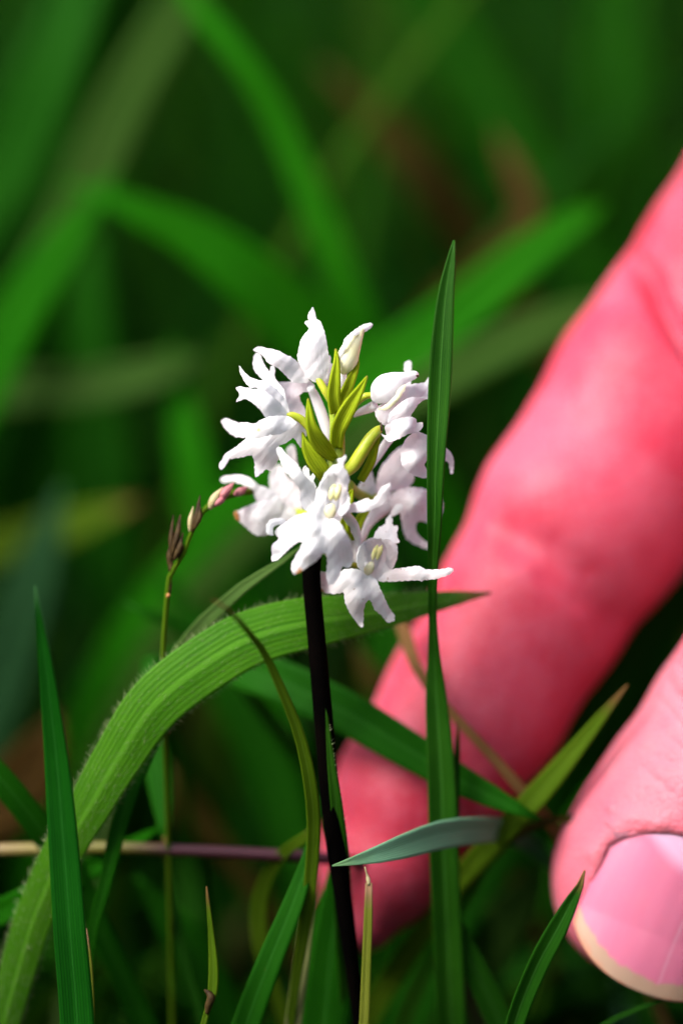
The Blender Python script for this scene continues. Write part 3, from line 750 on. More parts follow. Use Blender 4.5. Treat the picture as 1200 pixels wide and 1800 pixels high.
    # ---- lowest flower with a long pointed sepal
    f = flower('flower', 'c4', [(90, 760, 30, 0.0), (180, 800, 34, 0.6), (280, 840, 36, 1.4), (370, 870, 38, 2.0), (430, 880, 20, 2.2)])
    petal('hood', 'c4', [(362, 800), (385, 745), (430, 702), (480, 684), (560, 690), (625, 705), (652, 745), (652, 830), (622, 900), (565, 960), (520, 995), (470, 985), (415, 955), (375, 905), (358, 850)],
          [(500, 960, 0.9), (500, 720, 0.6)], 1.7, B, f, ripple=0.05)
    petal('petal', 'c4', [(540, 695), (600, 697), (652, 745), (652, 830), (622, 900), (565, 960), (530, 985), (548, 900), (575, 830), (580, 760)], [(640, 800, -0.4), (560, 850, 1.0)], -0.2, B, f, ripple=0.04)
    petal('petal', 'c4', [(362, 800), (385, 745), (430, 702), (470, 690), (440, 750), (420, 830), (410, 900), (420, 955), (375, 905), (358, 850)], [(370, 820, -0.2), (430, 820, 1.0)], -0.2, B, f, ripple=0.04)
    petal('sepal', 'c4', [(478, 690), (500, 640), (522, 608), (566, 585), (574, 548), (602, 516), (616, 556), (624, 602), (656, 600), (650, 672), (668, 715), (640, 725), (590, 705), (530, 692)],
          [(560, 690, 0.2), (600, 530, 1.8)], -0.6, B, f, ripple=0.05)
    blob('column', 'c4', [(430, 960, 30, 1.4), (450, 900, 55, 1.2), (480, 840, 52, 1.2), (515, 780, 48, 1.2), (535, 740, 22, 1.4)], 1, B, f, flat=0.55)
    for dx in (-16, 16):
        blob('anther', 'c4', [(490 + dx, 845, 6, 0.3), (500 + dx, 810, 18, 0.2), (515 + dx, 770, 19, 0.2), (528 + dx, 738, 6, 0.5)], 0, 'anther', f, 14, 10, 0.6)
    blob('stigma', 'c4', [(420, 960, 10, 0.6), (440, 925, 34, 0.5), (462, 885, 28, 0.4), (475, 860, 10, 0.4)], 0, 'stigma', f, 14, 12, 0.35)
    petal('sepal', 'c4', [(515, 998), (555, 950), (620, 914), (720, 900), (808, 888), (835, 905), (870, 915), (950, 915), (1040, 903), (1064, 922), (1020, 957), (930, 985), (840, 992), (828, 1002), (800, 992), (700, 997), (600, 1003)],
          [(560, 970, 0.6), (800, 945, -1.2), (1050, 925, -1.6)], -0.5, B, f)
    petal('lip', 'c4', [(58, 1030), (62, 1018), (88, 1005), (70, 960), (76, 935), (130, 932), (200, 950), (260, 920), (330, 908), (385, 925), (440, 962), (500, 985), (530, 1060), (570, 1140), (600, 1200), (637, 1250), (628, 1268), (636, 1282), (600, 1300), (572, 1290), (545, 1252), (490, 1212), (466, 1150), (448, 1135), (425, 1155), (410, 1210), (404, 1336), (388, 1336), (310, 1230), (275, 1150), (265, 1085), (200, 1092), (130, 1082), (80, 1060)],
          [(460, 975, 0.6), (350, 1010, -0.6), (80, 1000, 1.2), (390, 1310, 0.4), (620, 1270, 0.8), (380, 1120, -0.9)], -0.7, B, f)
    petal('browned_edge', 'c4', [(56, 1032), (75, 1025), (105, 1055), (130, 1084), (85, 1066)], [(90, 1050, 0.75)], 0, 'tipbrown', f, ripple=0)
    # ---- flower behind the tall blade
    f = flower('flower', 'c4', [(300, 300, 40, 0.4), (350, 350, 36, 1.6), (430, 390, 34, 3.0), (520, 400, 34, 3.6), (590, 400, 20, 3.8)])
    petal('sepal', 'c4', [(356, 335), (385, 285), (430, 220), (460, 190), (490, 290), (495, 360), (440, 385), (390, 370)], [(460, 320, 3.0), (370, 330, 2.6)], -0.4, B, f)
    petal('hood', 'c4', [(495, 350), (505, 270), (530, 180), (600, 90), (690, 20), (720, 90), (775, 220), (760, 290), (700, 330), (620, 340), (560, 400)], [(600, 340, 3.2), (660, 60, 3.4)], -1.4, B, f)
    petal('lip', 'c4', [(570, 400), (640, 345), (740, 318), (830, 325), (890, 345), (960, 380), (985, 450), (960, 540), (900, 610), (870, 575), (820, 560), (788, 580), (790, 640), (830, 690), (895, 738), (880, 768), (800, 740), (720, 692), (692, 610), (672, 500), (620, 460)],
          [(620, 400, 2.8), (760, 420, 2.2), (880, 750, 4.2), (960, 480, 4.4)], -0.9, B, f)
    blob('spur', 'c4', [(620, 430, 50, 3.2), (540, 475, 52, 3.4), (470, 530, 50, 3.4), (420, 600, 42, 3.2), (392, 680, 34, 3.0), (375, 750, 12, 2.8)], 3, B, f)
    petal('side_tooth', 'c4', [(600, 520), (640, 445), (690, 440), (690, 480), (640, 520)], [(640, 480, 1.9)], -0.3, B, f)
    # ---- flower seen from the side beside the tall blade
    f = flower('flower', 'c2', [(170, 1400, 40, -0.4), (265, 1330, 52, -0.8), (330, 1230, 52, -1.0), (400, 1120, 48, -1.0), (460, 1050, 36, -0.9), (490, 1020, 14, -0.8)])
    petal('hood', 'c2', [(438, 905), (470, 862), (560, 800), (660, 720), (740, 690), (830, 678), (850, 640), (862, 636), (880, 680), (880, 790), (820, 812), (760, 860), (700, 945), (600, 985), (520, 1010), (465, 975)],
          [(500, 980, -0.4), (700, 760, -0.4), (870, 700, 1.0)], -1.2, W, f)
    petal('petal', 'c2', [(540, 990), (555, 920), (610, 860), (700, 800), (790, 790), (865, 790), (865, 805), (820, 812), (765, 860), (705, 948), (620, 975)], [(560, 960, -1.4), (700, 860, -1.9), (860, 800, -0.2)], -0.4, W, f)
    petal('petal', 'c2', [(515, 1022), (560, 988), (640, 960), (720, 946), (756, 968), (764, 995), (790, 988), (814, 992), (805, 1030), (772, 1066), (700, 1078), (640, 1110), (560, 1142), (515, 1120), (488, 1078), (530, 1090)],
          [(530, 1060, -1.0), (680, 1030, -2.2), (800, 1010, -1.0)], -0.5, W, f)
    petal('lip', 'c4', [(678, 70), (685, 20), (740, -60), (800, -90), (850, -70), (930, -20), (990, 18), (1040, 60), (1062, 120), (1058, 214), (1042, 218), (1025, 140), (985, 120), (930, 108), (890, 112), (858, 130), (850, 165), (880, 200), (885, 246), (820, 246), (745, 212), (690, 155)],
          [(780, -40, -0.4), (780, 120, -1.0), (1050, 180, 1.4), (870, 230, 0.4)], -0.8, W, f)
    petal('petal', 'c2', [(668, 560), (680, 522), (704, 508), (720, 530), (718, 610), (715, 720), (680, 720), (676, 640)], [(700, 700, 1.6), (700, 520, 2.6)], -0.2, W, f, ripple=0.03)
    blob('spur', 'c2', [(560, 1110, 36, -0.4), (520, 1160, 34, 0.4), (470, 1240, 30, 1.0), (400, 1340, 24, 1.4), (350, 1420, 8, 1.6)], 0, W, f)
    blob('dark_tip', 'c2', [(484, 990, 5, -1.6), (488, 1020, 10, -1.7), (490, 1055, 6, -1.6)], 0, 'blackspot', f, 10, 8)
    # ---- closed buds
    f = flower('bud', 'c2', [(180, 960, 22, -0.2), (240, 900, 28, -0.4), (310, 820, 30, -0.6), (360, 785, 28, -0.8), (418, 775, 22, -0.8)])
    blob('sepal', 'c2', [(418, 800, 24, -0.9), (440, 790, 62, -1.0), (490, 750, 104, -1.1), (550, 710, 112, -1.2), (610, 670, 84, -1.2), (660, 645, 52, -1.1), (710, 630, 38, -1.0), (750, 615, 32, -0.9), (774, 612, 14, -0.8)], -1, W, f, 30, 16, 0.9)
    petal('petal', 'c2', [(465, 885), (530, 850), (590, 790), (630, 720), (680, 690), (668, 740), (640, 790), (600, 840), (545, 885), (500, 893)], [(480, 880, -2.2), (600, 800, -2.9), (675, 700, -1.8)], -0.5, 'cream', f)
    blob('spur', 'c2', [(440, 855, 40, -0.4), (390, 880, 36, 0.1), (330, 905, 28, 0.4), (270, 940, 12, 0.6)], 0, W, f)
    blob('dark_tip', 'c2', [(760, 622, 6, -1.7), (770, 626, 10, -1.7), (782, 630, 5, -1.5)], 0, 'blackspot', f, 8, 8)
    f = flower('bud', 'c2', [(125, 880, 26, -0.3), (150, 760, 36, -0.4), (170, 690, 40, -0.5), (190, 610, 30, -0.6), (200, 560, 12, -0.6)], 'white')
    blob('sepal', 'c2', [(190, 610, 20, -0.8), (200, 570, 62, -0.9), (220, 500, 84, -1.0), (250, 420, 76, -1.0), (285, 350, 56, -0.9), (315, 300, 38, -0.8), (340, 262, 20, -0.6)], -1, 'cream', f, 30, 16, 0.9)
    petal('petal', 'c2', [(140, 560), (160, 470), (200, 350), (240, 300), (290, 262), (330, 236), (400, 213), (424, 222), (402, 250), (350, 286), (310, 300), (250, 330), (205, 420), (180, 520), (160, 600)], [(160, 580, -1.2), (230, 380, -1.9), (410, 225, -0.2)], -0.5, W, f)
    # ---- bracts
    def bract(c, pts, d):
        s = CROP[c][2]
        rows = [(*cp(c, p[0], p[1]), p[3] if len(p) > 3 else d, p[2] / s, 0) for p in pts]
        blade(None, rows, 'bract', False, 30, 6, 0.5, 0, 0.00022, 'bract', parent=root)
    bract('c1', [(1060, 980, 50, -0.8), (1040, 850, 52, -1.4), (1050, 700, 42, -1.8), (1062, 560, 22, -1.8), (1056, 448, 4, -1.4)], 0)
    bract('c2', [(150, 900, 30, -0.2), (180, 820, 38, -0.6), (218, 740, 38, -0.9), (262, 630, 30, -1.0), (290, 540, 22, -0.8), (302, 485, 6, -0.6)], 0)
    bract('c2', [(140, 1180, 44, -0.6), (150, 1060, 50, -1.4), (190, 960, 58, -2.0), (250, 850, 52, -2.4), (320, 735, 30, -2.4), (378, 628, 4, -1.8)], 0)
    bract('c1', [(1040, 1370, 30, -0.6), (960, 1290, 62, -2.0), (890, 1190, 62, -2.8), (848, 1090, 40, -3.2), (832, 980, 24, -3.2), (824, 868, 4, -2.8)], 0)
    bract('c3', [(990, 420, 40, -0.6), (950, 340, 62, -1.4), (880, 240, 66, -1.8), (820, 140, 46, -2.0), (790, 60, 16, -2.0), (775, 0, 3, -1.8)], 0)
    bract('c2', [(330, 1440, 26, 0.2), (400, 1310, 30, -0.4), (430, 1220, 26, -0.6), (455, 1120, 16, -0.6), (485, 1030, 4, -0.6)], 0)
    bract('c4', [(330, 720, 24, 0.8), (380, 560, 30, 1.6), (430, 480, 22, 2.0), (470, 400, 4, 2.2)], 0)
    bract('c4', [(300, 700, 40, 0.4), (270, 620, 36, -0.4), (300, 420, 30, -0.6), (330, 330, 8, -0.4)], 0)
    # ---- sheathing leaf round the stem, fringed with short hairs
    rows = [(612, 1740, 8.0, 14, 10), (606, 1640, 6.2, 15, 10), (602, 1560, 4.2, 15, 10), (598, 1490, 2.0, 14, 12), (591, 1410, 0.9, 10, 15), (581, 1330, 0.5, 6, 15), (572, 1240, 0.4, 1, 15)]
    o, sp, Wd, Nn = blade(None, rows, 'sheath', True, 60, 6, 0.4, 0, 0.0002, 'sheath_leaf', parent=root)
    rt, dr = [], []
    for i in range(24, 58):
        for k in range(4):
            t = rng.random(); a = sp[i] * (1 - t) + sp[min(i + 1, 59)] * t
            sgn = 1 if Wd[i] @ rgt > 0 else -1
            rt.append(a[:3] + Wd[i] * sgn * a[3] + Nn[i] * 0.4 * a[3]); dr.append(Wd[i] * sgn + upv * 0.7)
    hairs('hair_fringe', o, rt, dr, 0.00028, 0.00004)
build_orchid()
# ------------------------------------------------------------------ single blades and stems one can tell apart
def build_blades():
    # broad hairy leaf arching behind the orchid stem
    o, sp, Wd, Nn = blade('broad bright green hairy leaf arching behind the orchid stem',
        [(-8, 1860, 6.5, 28, -8), (28, 1720, 5.5, 31, -8), (62, 1610, 4.5, 33, -6), (110, 1500, 3.5, 35, -5), (158, 1418, 2.8, 38, -4), (205, 1337, 2.4, 43, -3), (278, 1232, 1.8, 49, 0),
         (395, 1145, 1.8, 50, 3), (470, 1112, 2.2, 48, 4), (550, 1094, 2.8, 45, 4), (640, 1080, 4.2, 34, 5), (720, 1066, 5.4, 24, 5), (790, 1053, 6.2, 14, 5), (862, 1042, 7.0, 2, 5)],
        'bright', n=130, nac=26, fold=-0.12, rib=0.000009, name='hairy_leaf', cat='leaf')
    rt, dr = [], []
    n = len(sp)
    for i in range(25, n - 4):
        for sg in (-1, 1):
            for k in range(6):
                t = rng.random(); a = sp[i] * (1 - t) + sp[i + 1] * t
                rt.append(a[:3] + Wd[i] * sg * a[3] * 0.99 - Nn[i] * 0.12 * a[3]); dr.append(Wd[i] * sg + unit(sp[i + 1, :3] - sp[i, :3]) * 0.5 + rng.normal(size=3) * 0.25)
        T = unit(sp[i + 1, :3] - sp[i, :3])
        for k in range(26):
            j = rng.uniform(-0.97, 0.97); t = rng.random(); a = sp[i] * (1 - t) + sp[i + 1] * t
            nn = Nn[i] if Nn[i] @ -fwd > 0 else -Nn[i]
            rt.append(a[:3] + Wd[i] * j * a[3] + Nn[i] * (-0.12 * abs(j) ** 1.4 * a[3])); dr.append(nn * 0.5 + T * 0.9 + rng.normal(size=3) * 0.3)
    hairs('hair', o, rt, dr, 0.00055, 0.000024)
    E = [
     ('dark green upright blade standing in front of the broad hairy leaf', 'dark', [(140, 1860, -2, 30), (134, 1760, -2.4, 30), (124, 1640, -3, 29, 4), (114, 1500, -3.6, 27, 6), (101, 1340, -4.5, 22, 8), (84, 1190, -6, 14, 10), (70, 1090, -7, 6), (62, 1030, -7.6, 1)], {'nac': 8, 'rib': 0.00002}),
     ('yellowish dry edged blade close behind the dark upright blade', 'yellow', [(160, 1860, 0, 6), (160, 1760, 0, 6), (157, 1690, 0, 5), (151, 1632, 0, 2)], {}),
     ('mid green blade slanting past the orange dead leaf', 'mid', [(170, 1620, 10, 22), (115, 1520, 8, 23), (50, 1428, 6, 24), (-20, 1345, 5, 23), (-120, 1240, 5, 10), (-180, 1190, 5, 1)], {}),
     ('green blade lying low under the pale end of the runner', 'vivid', [(-140, 1690, 8, 20), (-20, 1615, 8, 23), (80, 1565, 8.5, 22), (170, 1520, 9, 19), (240, 1478, 9.5, 10), (290, 1450, 10, 1)], {}),
     ('narrow pale green blade dropping below the broad hairy leaf', 'mid', [(150, 1760, 8, 9), (163, 1640, 6, 10), (185, 1555, 5, 12), (210, 1450, 4.5, 15), (245, 1350, 4.5, 16), (300, 1240, 5, 12), (350, 1180, 5.5, 2)], {}),
     ('dim green blade whose tip ends at the runner node', 'mid', [(250, 1150, 16, 10), (262, 1230, 13, 18), (277, 1340, 11, 24), (287, 1420, 10, 18), (292, 1490, 9.2, 3)], {'ground': False, 'attach': True}),
     ('thin yellow green blade bending down across the broad hairy leaf', 'olive', [(515, 1760, 5, 8), (540, 1600, 3, 11), (551, 1470, 0.5, 12), (546, 1385, -1.5, 12), (527, 1295, -3, 10), (496, 1215, -4.5, 8), (466, 1150, -6, 6), (440, 1115, -7.5, 5), (405, 1075, -9.5, 3), (375, 1055, -11, 1)], {}),
     ('curled light green blade hooking over the purple runner', 'olive', [(500, 1790, 14, 12), (462, 1680, 12, 14), (455, 1600, 11, 15), (468, 1545, 10, 13), (500, 1498, 8, 10), (545, 1465, 6, 8), (566, 1440, 5, 1)], {}),
     ('green blade leaning onto the orchid stem from below', 'mid', [(412, 1870, 2, 26), (440, 1780, 2, 25), (478, 1680, 2, 22, 10), (515, 1590, 2.2, 18, 15), (542, 1510, 2.6, 12, 15), (556, 1450, 3, 8), (560, 1400, 3.4, 1)], {}),
     ('straw coloured dry stalk at the foot of the orchid stem', 'pale', [(508, 1870, 6, 14), (518, 1780, 5.6, 14), (530, 1690, 5.2, 13), (541, 1600, 4.8, 11), (549, 1500, 4.4, 7), (553, 1420, 4.2, 2)], {'fold': 0.6}),
     ('bluish green blade pointing its tip at the orchid stem', 'teal', [(1010, 1560, 30, 8), (950, 1500, 22, 12), (890, 1462, 11, 20), (830, 1460, 6, 25, 8), (770, 1468, 3.4, 26, 8), (710, 1487, 1.2, 22, 6), (650, 1506, -0.4, 13), (584, 1522, -1.4, 1)], {'nac': 8}),
     ('small blunt yellow green blade with a cut white tip', 'yellow', [(634, 1880, 1, 9), (640, 1790, 0.6, 8.5), (644, 1690, 0.4, 8), (647, 1610, 0.2, 7.5), (648, 1552, 0, 6)], {}),
     ('tall dark green blade standing upright before the flowers and fingers', 'tall', [(795, 1880, 10, 26), (790, 1740, 8, 26), (784, 1600, 6.5, 25), (779, 1480, 5.4, 25), (775, 1360, 4.6, 24), (768, 1240, 4, 19, 10), (764, 1140, 3.2, 9, 45), (762, 1070, 2.4, 6, 55), (762, 1000, 1, 8, 40), (764, 920, -1.2, 12, 22), (766, 820, -2.4, 15, 12), (771, 710, -2.8, 19, 5), (776, 610, -3, 19), (783, 520, -3, 14), (792, 460, -3, 8), (798, 422, -3, 1.5)], {'n': 110, 'nac': 10, 'rib': 0.000025, 'fold': 0.3}),
     ('short very dark blade pressed against the tall upright blade', 'deep', [(800, 1700, 8, 8), (800, 1500, 6, 7), (801, 1400, 5.4, 6), (803, 1320, 5, 5), (805, 1268, 4.8, 1)], {}),
     ('broad green blade sloping down across the index finger', 'mid', [(200, 1430, 26, 24), (250, 1250, 22, 30), (330, 1160, 18, 34), (440, 1178, 13, 38), (590, 1243, 9.6, 38), (700, 1307, 8, 34), (800, 1367, 7, 27), (880, 1408, 6.2, 17), (950, 1441, 5.8, 2)], {}),
     ('faded brown dry stalk crossing the index finger', 'straw', [(1000, 1500, 12, 10), (925, 1400, 9, 10), (860, 1325, 8, 8.5), (790, 1250, 8, 8), (735, 1180, 9, 9), (710, 1110, 12, 12), (690, 1060, 14, 5)], {}),
     ('olive blade rising between index finger and thumb', 'olive', [(760, 1610, 14, 20), (830, 1520, 11, 20), (890, 1455, 9, 20, 10), (950, 1390, 8, 20, 15), (1010, 1318, 7, 15, 10), (1060, 1255, 6.5, 9), (1102, 1204, 6, 1.5)], {}),
     ('wide shaded blade in the gap between index finger and thumb', 'mid', [(860, 1520, 30, 40), (940, 1400, 30, 60), (1030, 1270, 30, 62), (1110, 1150, 31, 55), (1200, 1030, 32, 40), (1300, 900, 34, 2)], {}),
     ('dry brown stem running under the thumb', 'brown', [(830, 1560, 16, 7), (880, 1490, 12, 8), (940, 1450, 10, 8), (1000, 1440, 9, 6), (1050, 1430, 9, 1)], {}),
     ('small pointed dark green blade in front of the thumbnail', 'deep', [(890, 1860, 0, 16), (912, 1775, -1, 17), (945, 1695, -2, 18), (978, 1635, -2.8, 17, 10), (1004, 1585, -3.2, 11, 10), (1020, 1553, -3.5, 5), (1027, 1530, -3.6, 1)], {'nac': 8, 'fold': 0.4, 'rib': 0.00002}),
     ('thread thin dark blade lying below the thumb', 'deep', [(1020, 1850, 4, 6), (1060, 1803, 4, 5), (1130, 1770, 4, 4), (1220, 1742, 4, 3), (1280, 1725, 4, 1)], {}),
     ('withered little blade with a brown knot', 'olive', [(350, 1850, 0, 5), (362, 1785, 0, 5), (371, 1758, 0, 7), (375, 1730, 0, 9), (375, 1690, 0, 8, 10), (371, 1640, 0, 5), (366, 1590, 0, 3), (363, 1558, 0, 1)], {'n': 60}),
     ('broad green blade behind the foot of the orchid stem', 'mid', [(560, 1880, 9, 45), (572, 1780, 8.5, 46), (580, 1690, 8, 40), (590, 1600, 7.5, 30), (597, 1510, 7, 14), (602, 1440, 6.6, 1)], {}),
     ('dark blade beside the foot of the tall upright blade', 'deep', [(910, 1880, 10, 24), (875, 1790, 9, 24), (838, 1710, 8, 22), (803, 1640, 7.4, 18), (775, 1560, 7, 10), (760, 1500, 7, 1)], {}),
     ('pale narrow blade with a yellow patch running up to the flowers', 'palegreen', [(250, 1290, 12, 12), (300, 1180, 7, 14), (345, 1110, 4.4, 14), (385, 1070, 3.6, 12), (430, 1030, 3, 10), (470, 1003, 2.6, 7), (505, 980, 2.4, 4), (530, 960, 2.2, 1)], {}),
     ('thin dim blade pointing away from the grass seed head', 'mid', [(430, 1200, 20, 14), (380, 1140, 18, 15), (320, 1105, 17, 13), (260, 1078, 16, 7), (215, 1058, 16, 1)], {}),
     ('pale grey green blurred blade low beside the thumb', 'greyg', [(800, 1790, 34, 30), (840, 1700, 32, 44), (890, 1620, 30, 44), (930, 1560, 29, 25), (960, 1510, 28, 2)], {}),
     ('narrow dark stalk below the runner node', 'deep', [(372, 1860, 12, 9), (355, 1790, 11.4, 9), (325, 1690, 10.6, 9), (302, 1580, 10, 9), (293, 1495, 9.4, 8), (291, 1470, 9.2, 3)], {}),
     ('dark lower blade filling behind the withered little blade', 'mid', [(420, 1880, 26, 40), (380, 1760, 24, 42), (330, 1660, 22, 38), (280, 1590, 21, 20), (240, 1540, 20, 2)], {}),
     # out of focus blades behind
     ('long olive blade leaning across, far behind the flower, crossed by other blades', 'greyg', [(-150, 820, 66, 40), (-40, 670, 64, 42), (40, 540, 62, 42), (110, 420, 60, 42), (165, 300, 58, 46), (235, 150, 56, 46), (320, 10, 54, 38), (420, -140, 52, 4)], {}),
     ('slim green blade rising to a bent olive tip behind the top flower', 'vivid', [(760, 900, 62, 40), (700, 740, 58, 40), (645, 600, 55, 36), (590, 460, 53, 32), (540, 330, 52, 27), (480, 195, 51, 24), (420, 100, 50, 21), (350, 15, 50, 19), (280, -80, 50, 3)], {}),
     ('vivid green blade arching down behind the topmost white flower', 'vivid', [(760, 860, 56, 40), (690, 760, 54, 54), (600, 650, 52, 62), (520, 565, 50, 60), (430, 480, 48, 52), (330, 410, 47, 38), (230, 365, 46, 24), (160, 335, 46, 8), (110, 320, 46, 1)], {}),
     ('bright blade slanting up toward the index finger', 'vivid', [(500, 790, 52, 30), (600, 700, 50, 42), (720, 615, 48, 46), (830, 530, 47, 44), (930, 445, 46, 36), (1010, 390, 46, 24), (1070, 355, 46, 3)], {}),
     ('pale grey green blade tucked behind the index finger', 'greyg', [(640, 760, 48, 26), (740, 690, 46, 34), (840, 630, 45, 38), (930, 585, 44, 36), (1030, 545, 44, 26), (1120, 510, 44, 3)], {}),
     ('pale straw blade lying level among the green', 'greyg', [(-180, 690, 62, 26), (-60, 690, 60, 36), (80, 686, 58, 38), (200, 672, 57, 36), (290, 650, 56, 30), (370, 620, 56, 3)], {}),
     ('upright soft green blade behind the grass seed head', 'mid', [(210, 1500, 80, 60), (200, 1200, 76, 66), (185, 950, 72, 62), (170, 700, 70, 50), (150, 450, 68, 34), (130, 250, 68, 3)], {}),
     ('olive smudged blade beyond the seed head', 'olive', [(-150, 1000, 64, 22), (-20, 965, 62, 34), (90, 935, 60, 34), (180, 905, 59, 22), (250, 880, 58, 2)], {}),
     ('bluish blurred blade beyond the dark upright blade', 'dimteal', [(-60, 1360, 60, 46), (0, 1200, 58, 52), (45, 1060, 56, 48), (80, 950, 55, 30), (110, 850, 55, 3)], {}),
     ('bright soft blade between the seed head and the flower', 'vivid', [(470, 1250, 62, 40), (420, 1080, 60, 46), (375, 950, 58, 44), (340, 820, 57, 34), (320, 700, 57, 20), (300, 600, 57, 2)], {}),
     ('wide dim blurred blade standing far beyond the index finger', 'mid', [(1160, 620, 110, 60), (1120, 420, 105, 70), (1095, 220, 100, 66), (1085, 60, 98, 56), (1080, -120, 96, 20)], {}),
     ('long leaning green blade far behind the tip of the tall upright blade', 'mid', [(1080, 560, 92, 40), (1000, 420, 90, 48), (920, 280, 88, 54), (830, 120, 86, 56), (740, -20, 84, 50), (640, -180, 82, 6)], {}),
     ('dry olive brown blade lost in blur above the tall blade tip', 'brown', [(930, 560, 84, 22), (850, 450, 82, 30), (770, 340, 80, 36), (690, 240, 79, 34), (610, 160, 78, 16), (560, 110, 78, 2)], {}),
     ('reddish brown dead blade behind the tall blade tip', 'orange', [(760, 540, 70, 14), (810, 500, 68, 20), (870, 450, 66, 22), (930, 380, 66, 24), (900, 290, 67, 18), (870, 230, 68, 2)], {}),
     ('soft green blade leaning beyond the long olive blade', 'mid', [(-60, 420, 74, 50), (20, 280, 72, 56), (90, 120, 70, 54), (150, -40, 70, 40), (190, -160, 70, 4)], {}),
     ('lush blade rising behind the fallen straw blade', 'vivid', [(-120, 900, 56, 36), (-40, 700, 55, 46), (40, 540, 54, 44), (110, 430, 53, 34), (170, 350, 52, 16), (210, 300, 52, 2)], {}),
     ('orange brown dead leaf low beyond the dark upright blade', 'orange', [(-120, 1470, 44, 40), (-30, 1430, 42, 60), (40, 1380, 41, 60), (80, 1310, 40, 40), (100, 1250, 40, 3)], {}),
     ('small russet dead leaf behind the dark stem', 'brown', [(740, 1290, 36, 10), (700, 1240, 35, 20), (665, 1205, 34, 22), (640, 1170, 34, 14), (625, 1130, 34, 2)], {}),
     ('dim reddish dead leaf behind the hanging dim blade', 'brown', [(400, 1500, 38, 18), (350, 1440, 37, 30), (310, 1390, 36, 26), (290, 1340, 36, 3)], {}),
     ('green blade rising behind the lowest flower', 'mid', [(720, 1420, 44, 36), (690, 1250, 40, 40), (680, 1100, 38, 36), (660, 980, 37, 24), (640, 880, 36, 2)], {}),
     ('shaded green blade behind the broad hairy leaf', 'mid', [(520, 1480, 46, 40), (470, 1330, 44, 46), (400, 1200, 42, 40), (330, 1080, 41, 24), (280, 1000, 40, 2)], {}),
    ]
    for lab, mat, pts, kw in E:
        kw = dict(kw); att = kw.pop('attach', False)
        if att: pts = [(330, 1420, 30, 8), (300, 1250, 24, 10), (270, 1150, 18, 10)] + pts[1:]; kw['ground'] = True
        ob = blade(lab, pts, mat, **kw)[0]
        if 'brown knot' in lab:
            tube('knot', [(364, 1782, -0.1, 3), (366, 1768, -0.2, 6), (371, 1754, -0.3, 7), (366, 1745, -0.2, 5), (359, 1740, -0.1, 1.5)], 'spikelet', ob, 16, 8)
        if 'cut white tip' in lab:
            tube('tip_hair', [(648, 1556, 0, 3), (647, 1546, 0, 4), (645, 1538, 0.1, 2), (641, 1524, 0.2, 1)], 'spikelet_c', ob, 10, 6)
    # purple runner stem lying across
    o, sp = tube('runner_stem', [(700, 1560, 16, 9), (640, 1520, 11, 10), (560, 1508, 9, 11), (430, 1500, 8.6, 11), (300, 1494, 8.4, 11), (190, 1490, 8.6, 11), (80, 1492, 9, 11), (-40, 1497, 9.6, 11), (-160, 1520, 12, 10), (-260, 1600, 16, 9)],
        'runner', None, 80, 12, ground=True, label='smooth runner stem, purple fading to straw, lying across low grass', cat='stem')
    # brown seed head of a meadow grass
    rows = [(290, 1260, 5, 4.5), (287, 1150, 3.5, 4.5), (293, 1060, 2.6, 4.5), (300, 1005, 2.2, 4.5), (318, 985, 1.8, 4), (335, 940, 1.5, 4), (352, 905, 1.2, 4.5), (378, 880, 1.5, 6), (410, 868, 2.4, 7), (450, 862, 3.4, 6), (490, 872, 4.6, 3)]
    sp0 = [np.concatenate([P(*p[:3]), [0, 0]]) for p in rows]
    root = empty('grass_seed_head', to_ground(sp0[0][:3], unit(sp0[0][:3] - sp0[1][:3]))[1])
    tag(root, 'slender grass seed head with brown and pink spikelets', 'grass seed head')
    tube('stalk', rows, 'olive', root, 70, 8, ground=True)
    tube('side_branch', [(300, 1005, 2.2, 4), (303, 970, 2.2, 4), (312, 930, 2.0, 3), (318, 905, 2.0, 1.5)], 'spikelet', root, 16, 8)
    def spikelet(x0, y0, x1, y1, r, m, d=1.5, bend=4):
        mx, my = (x0 + x1) / 2 + bend, (y0 + y1) / 2
        tube('spikelet', [(x0, y0, d, r * 0.4), ((x0 + mx) / 2, (y0 + my) / 2, d - .1, r * 0.95), (mx, my, d - .1, r), ((mx + x1) / 2, (my + y1) / 2, d, r * 0.6), (x1, y1, d + .1, 0.6)], m, root, 14, 8)
    for a in [(302, 985, 305, 905, 5, 'spikelet', 1.9, -2), (303, 975, 318, 905, 5.5, 'spikelet', 1.6, 2), (306, 985, 322, 935, 5, 'spikelet', 1.5, 3), (299, 1000, 303, 950, 5, 'spikelet', 2.3, -3), (312, 990, 321, 945, 4, 'spikelet', 2, 3),
              (338, 935, 352, 870, 5.5, 'spikelet', 1.2, 2), (334, 935, 340, 890, 4.5, 'spikelet_c', 1.4, -2), (342, 930, 352, 888, 4.5, 'spikelet', 1, 4), (298, 1045, 301, 1005, 4, 'spikelet', 2.5, -1), (294, 1050, 298, 1042, 3.4, 'tipbrown', 2.4, 0),
              (368, 895, 392, 856, 8, 'spikelet_c', 1.3, -2), (388, 876, 412, 848, 7.5, 'spikelet_p', 1.2, -1), (412, 870, 436, 856, 7, 'spikelet_p', 2.0, 0), (374, 890, 400, 868, 6, 'spikelet_p', 1.2, 2)]:
        spikelet(*a)
build_blades()
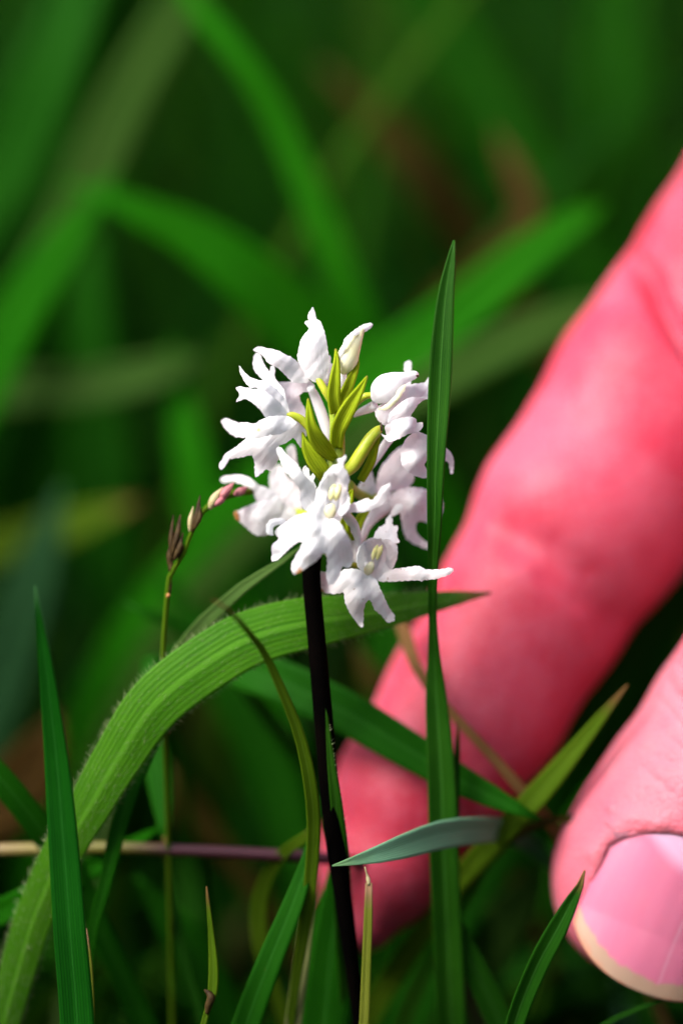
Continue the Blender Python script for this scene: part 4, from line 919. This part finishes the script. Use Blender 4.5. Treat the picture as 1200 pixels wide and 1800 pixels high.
# ------------------------------------------------------------------ meadow grass that nobody could count
def build_field():
    V, F, U, TN = [], [], [], []
    n = 9; nv = 0; made = 0; tries = 0
    mid_pts = (SEG_A + SEG_B) / 2
    HA = np.vstack([SEG_A, SEG_B, mid_pts]); HR = np.concatenate([RA, RB, (RA + RB) / 2])
    while made < 7500 and tries < 60000:
        tries += 1
        x = rng.uniform(-0.42, 0.42); y = -0.26 + 1.15 * rng.random() ** 0.9
        L = rng.uniform(0.07, 0.20) * (1.0 if rng.random() < .7 else 0.6)
        low = made < 900
        if low: x = rng.uniform(-0.06, 0.06); y = rng.uniform(0.012, 0.10); L = rng.uniform(0.025, 0.062)
        az = rng.uniform(0, 6.283); lean = abs(rng.normal(0.25, 0.22)); curl = rng.uniform(0.0, 1.5)
        w = rng.uniform(0.0012, 0.0032)
        t = np.linspace(0, 1, n); th = lean + curl * t ** 1.6
        st = L / (n - 1)
        hx = np.concatenate([[0], np.cumsum(np.sin(th[:-1]) * st)]); hz = np.concatenate([[0], np.cumsum(np.cos(th[:-1]) * st)])
        side = np.array([-math.sin(az), math.cos(az), 0])
        X = np.stack([x + hx * math.cos(az), y + hx * math.sin(az), hz - 0.003], 1)
        if X[:, 2].min() < -0.004: continue
        q = X - CAM; z = q @ fwd
        near = z < D + 0.062
        if near.any():
            kk = D / np.maximum(z, 0.02) * PXMM * 1000; px = 600 + (q @ rgt) * kk; py = 900 - (q @ upv) * kk
            if low and ((z < D + 0.016) | (py < 1640) & near).any(): continue
            if not low and (near & (z > 0.0) & (px > -220) & (px < 1420) & (py > -300) & (py < 2000)).any(): continue
            if (np.linalg.norm(q, axis=1) < 0.05).any(): continue
        dd = np.linalg.norm(X[:, None] - HA[None], axis=2) - HR[None] * 1.15
        if dd.min() < 0.003: continue
        ww = w * np.clip((1 - t ** 2.2), 0.03, 1) * np.clip(0.7 + t, 0, 1)
        tw = rng.uniform(-0.8, 0.8) * t
        up = np.stack([-np.cos(th) * math.cos(az), -np.cos(th) * math.sin(az), np.sin(th)], 1)
        Wd = side * np.cos(tw)[:, None] + up * np.sin(tw)[:, None]
        Nd = np.cross(Wd, np.gradient(X, axis=0)); Nd = unit(Nd)
        for j in (-1, 0, 1):
            V.append(X + Wd * (j * ww)[:, None] - Nd * (0.25 * ww * (1 - abs(j)))[:, None]); U.append(np.stack([np.full(n, (j + 1) / 2), t], 1))
        for j in (0, 1):
            a = nv + j * n
            F += [(a + i, a + i + 1, a + n + i + 1, a + n + i) for i in range(n - 1)]
        TN.append(np.full(3 * n, rng.random() ** 1.15)); nv += 3 * n; made += 1
    o = mesh_obj('grass', np.vstack(V), F, M['field'], None, np.vstack(U))
    at = o.data.attributes.new('tone', 'FLOAT', 'POINT'); at.data.foreach_set('value', np.concatenate(TN).astype(np.float32))
    tag(o, 'dense meadow grass blurring into dark green all around', kind='stuff')
build_field()
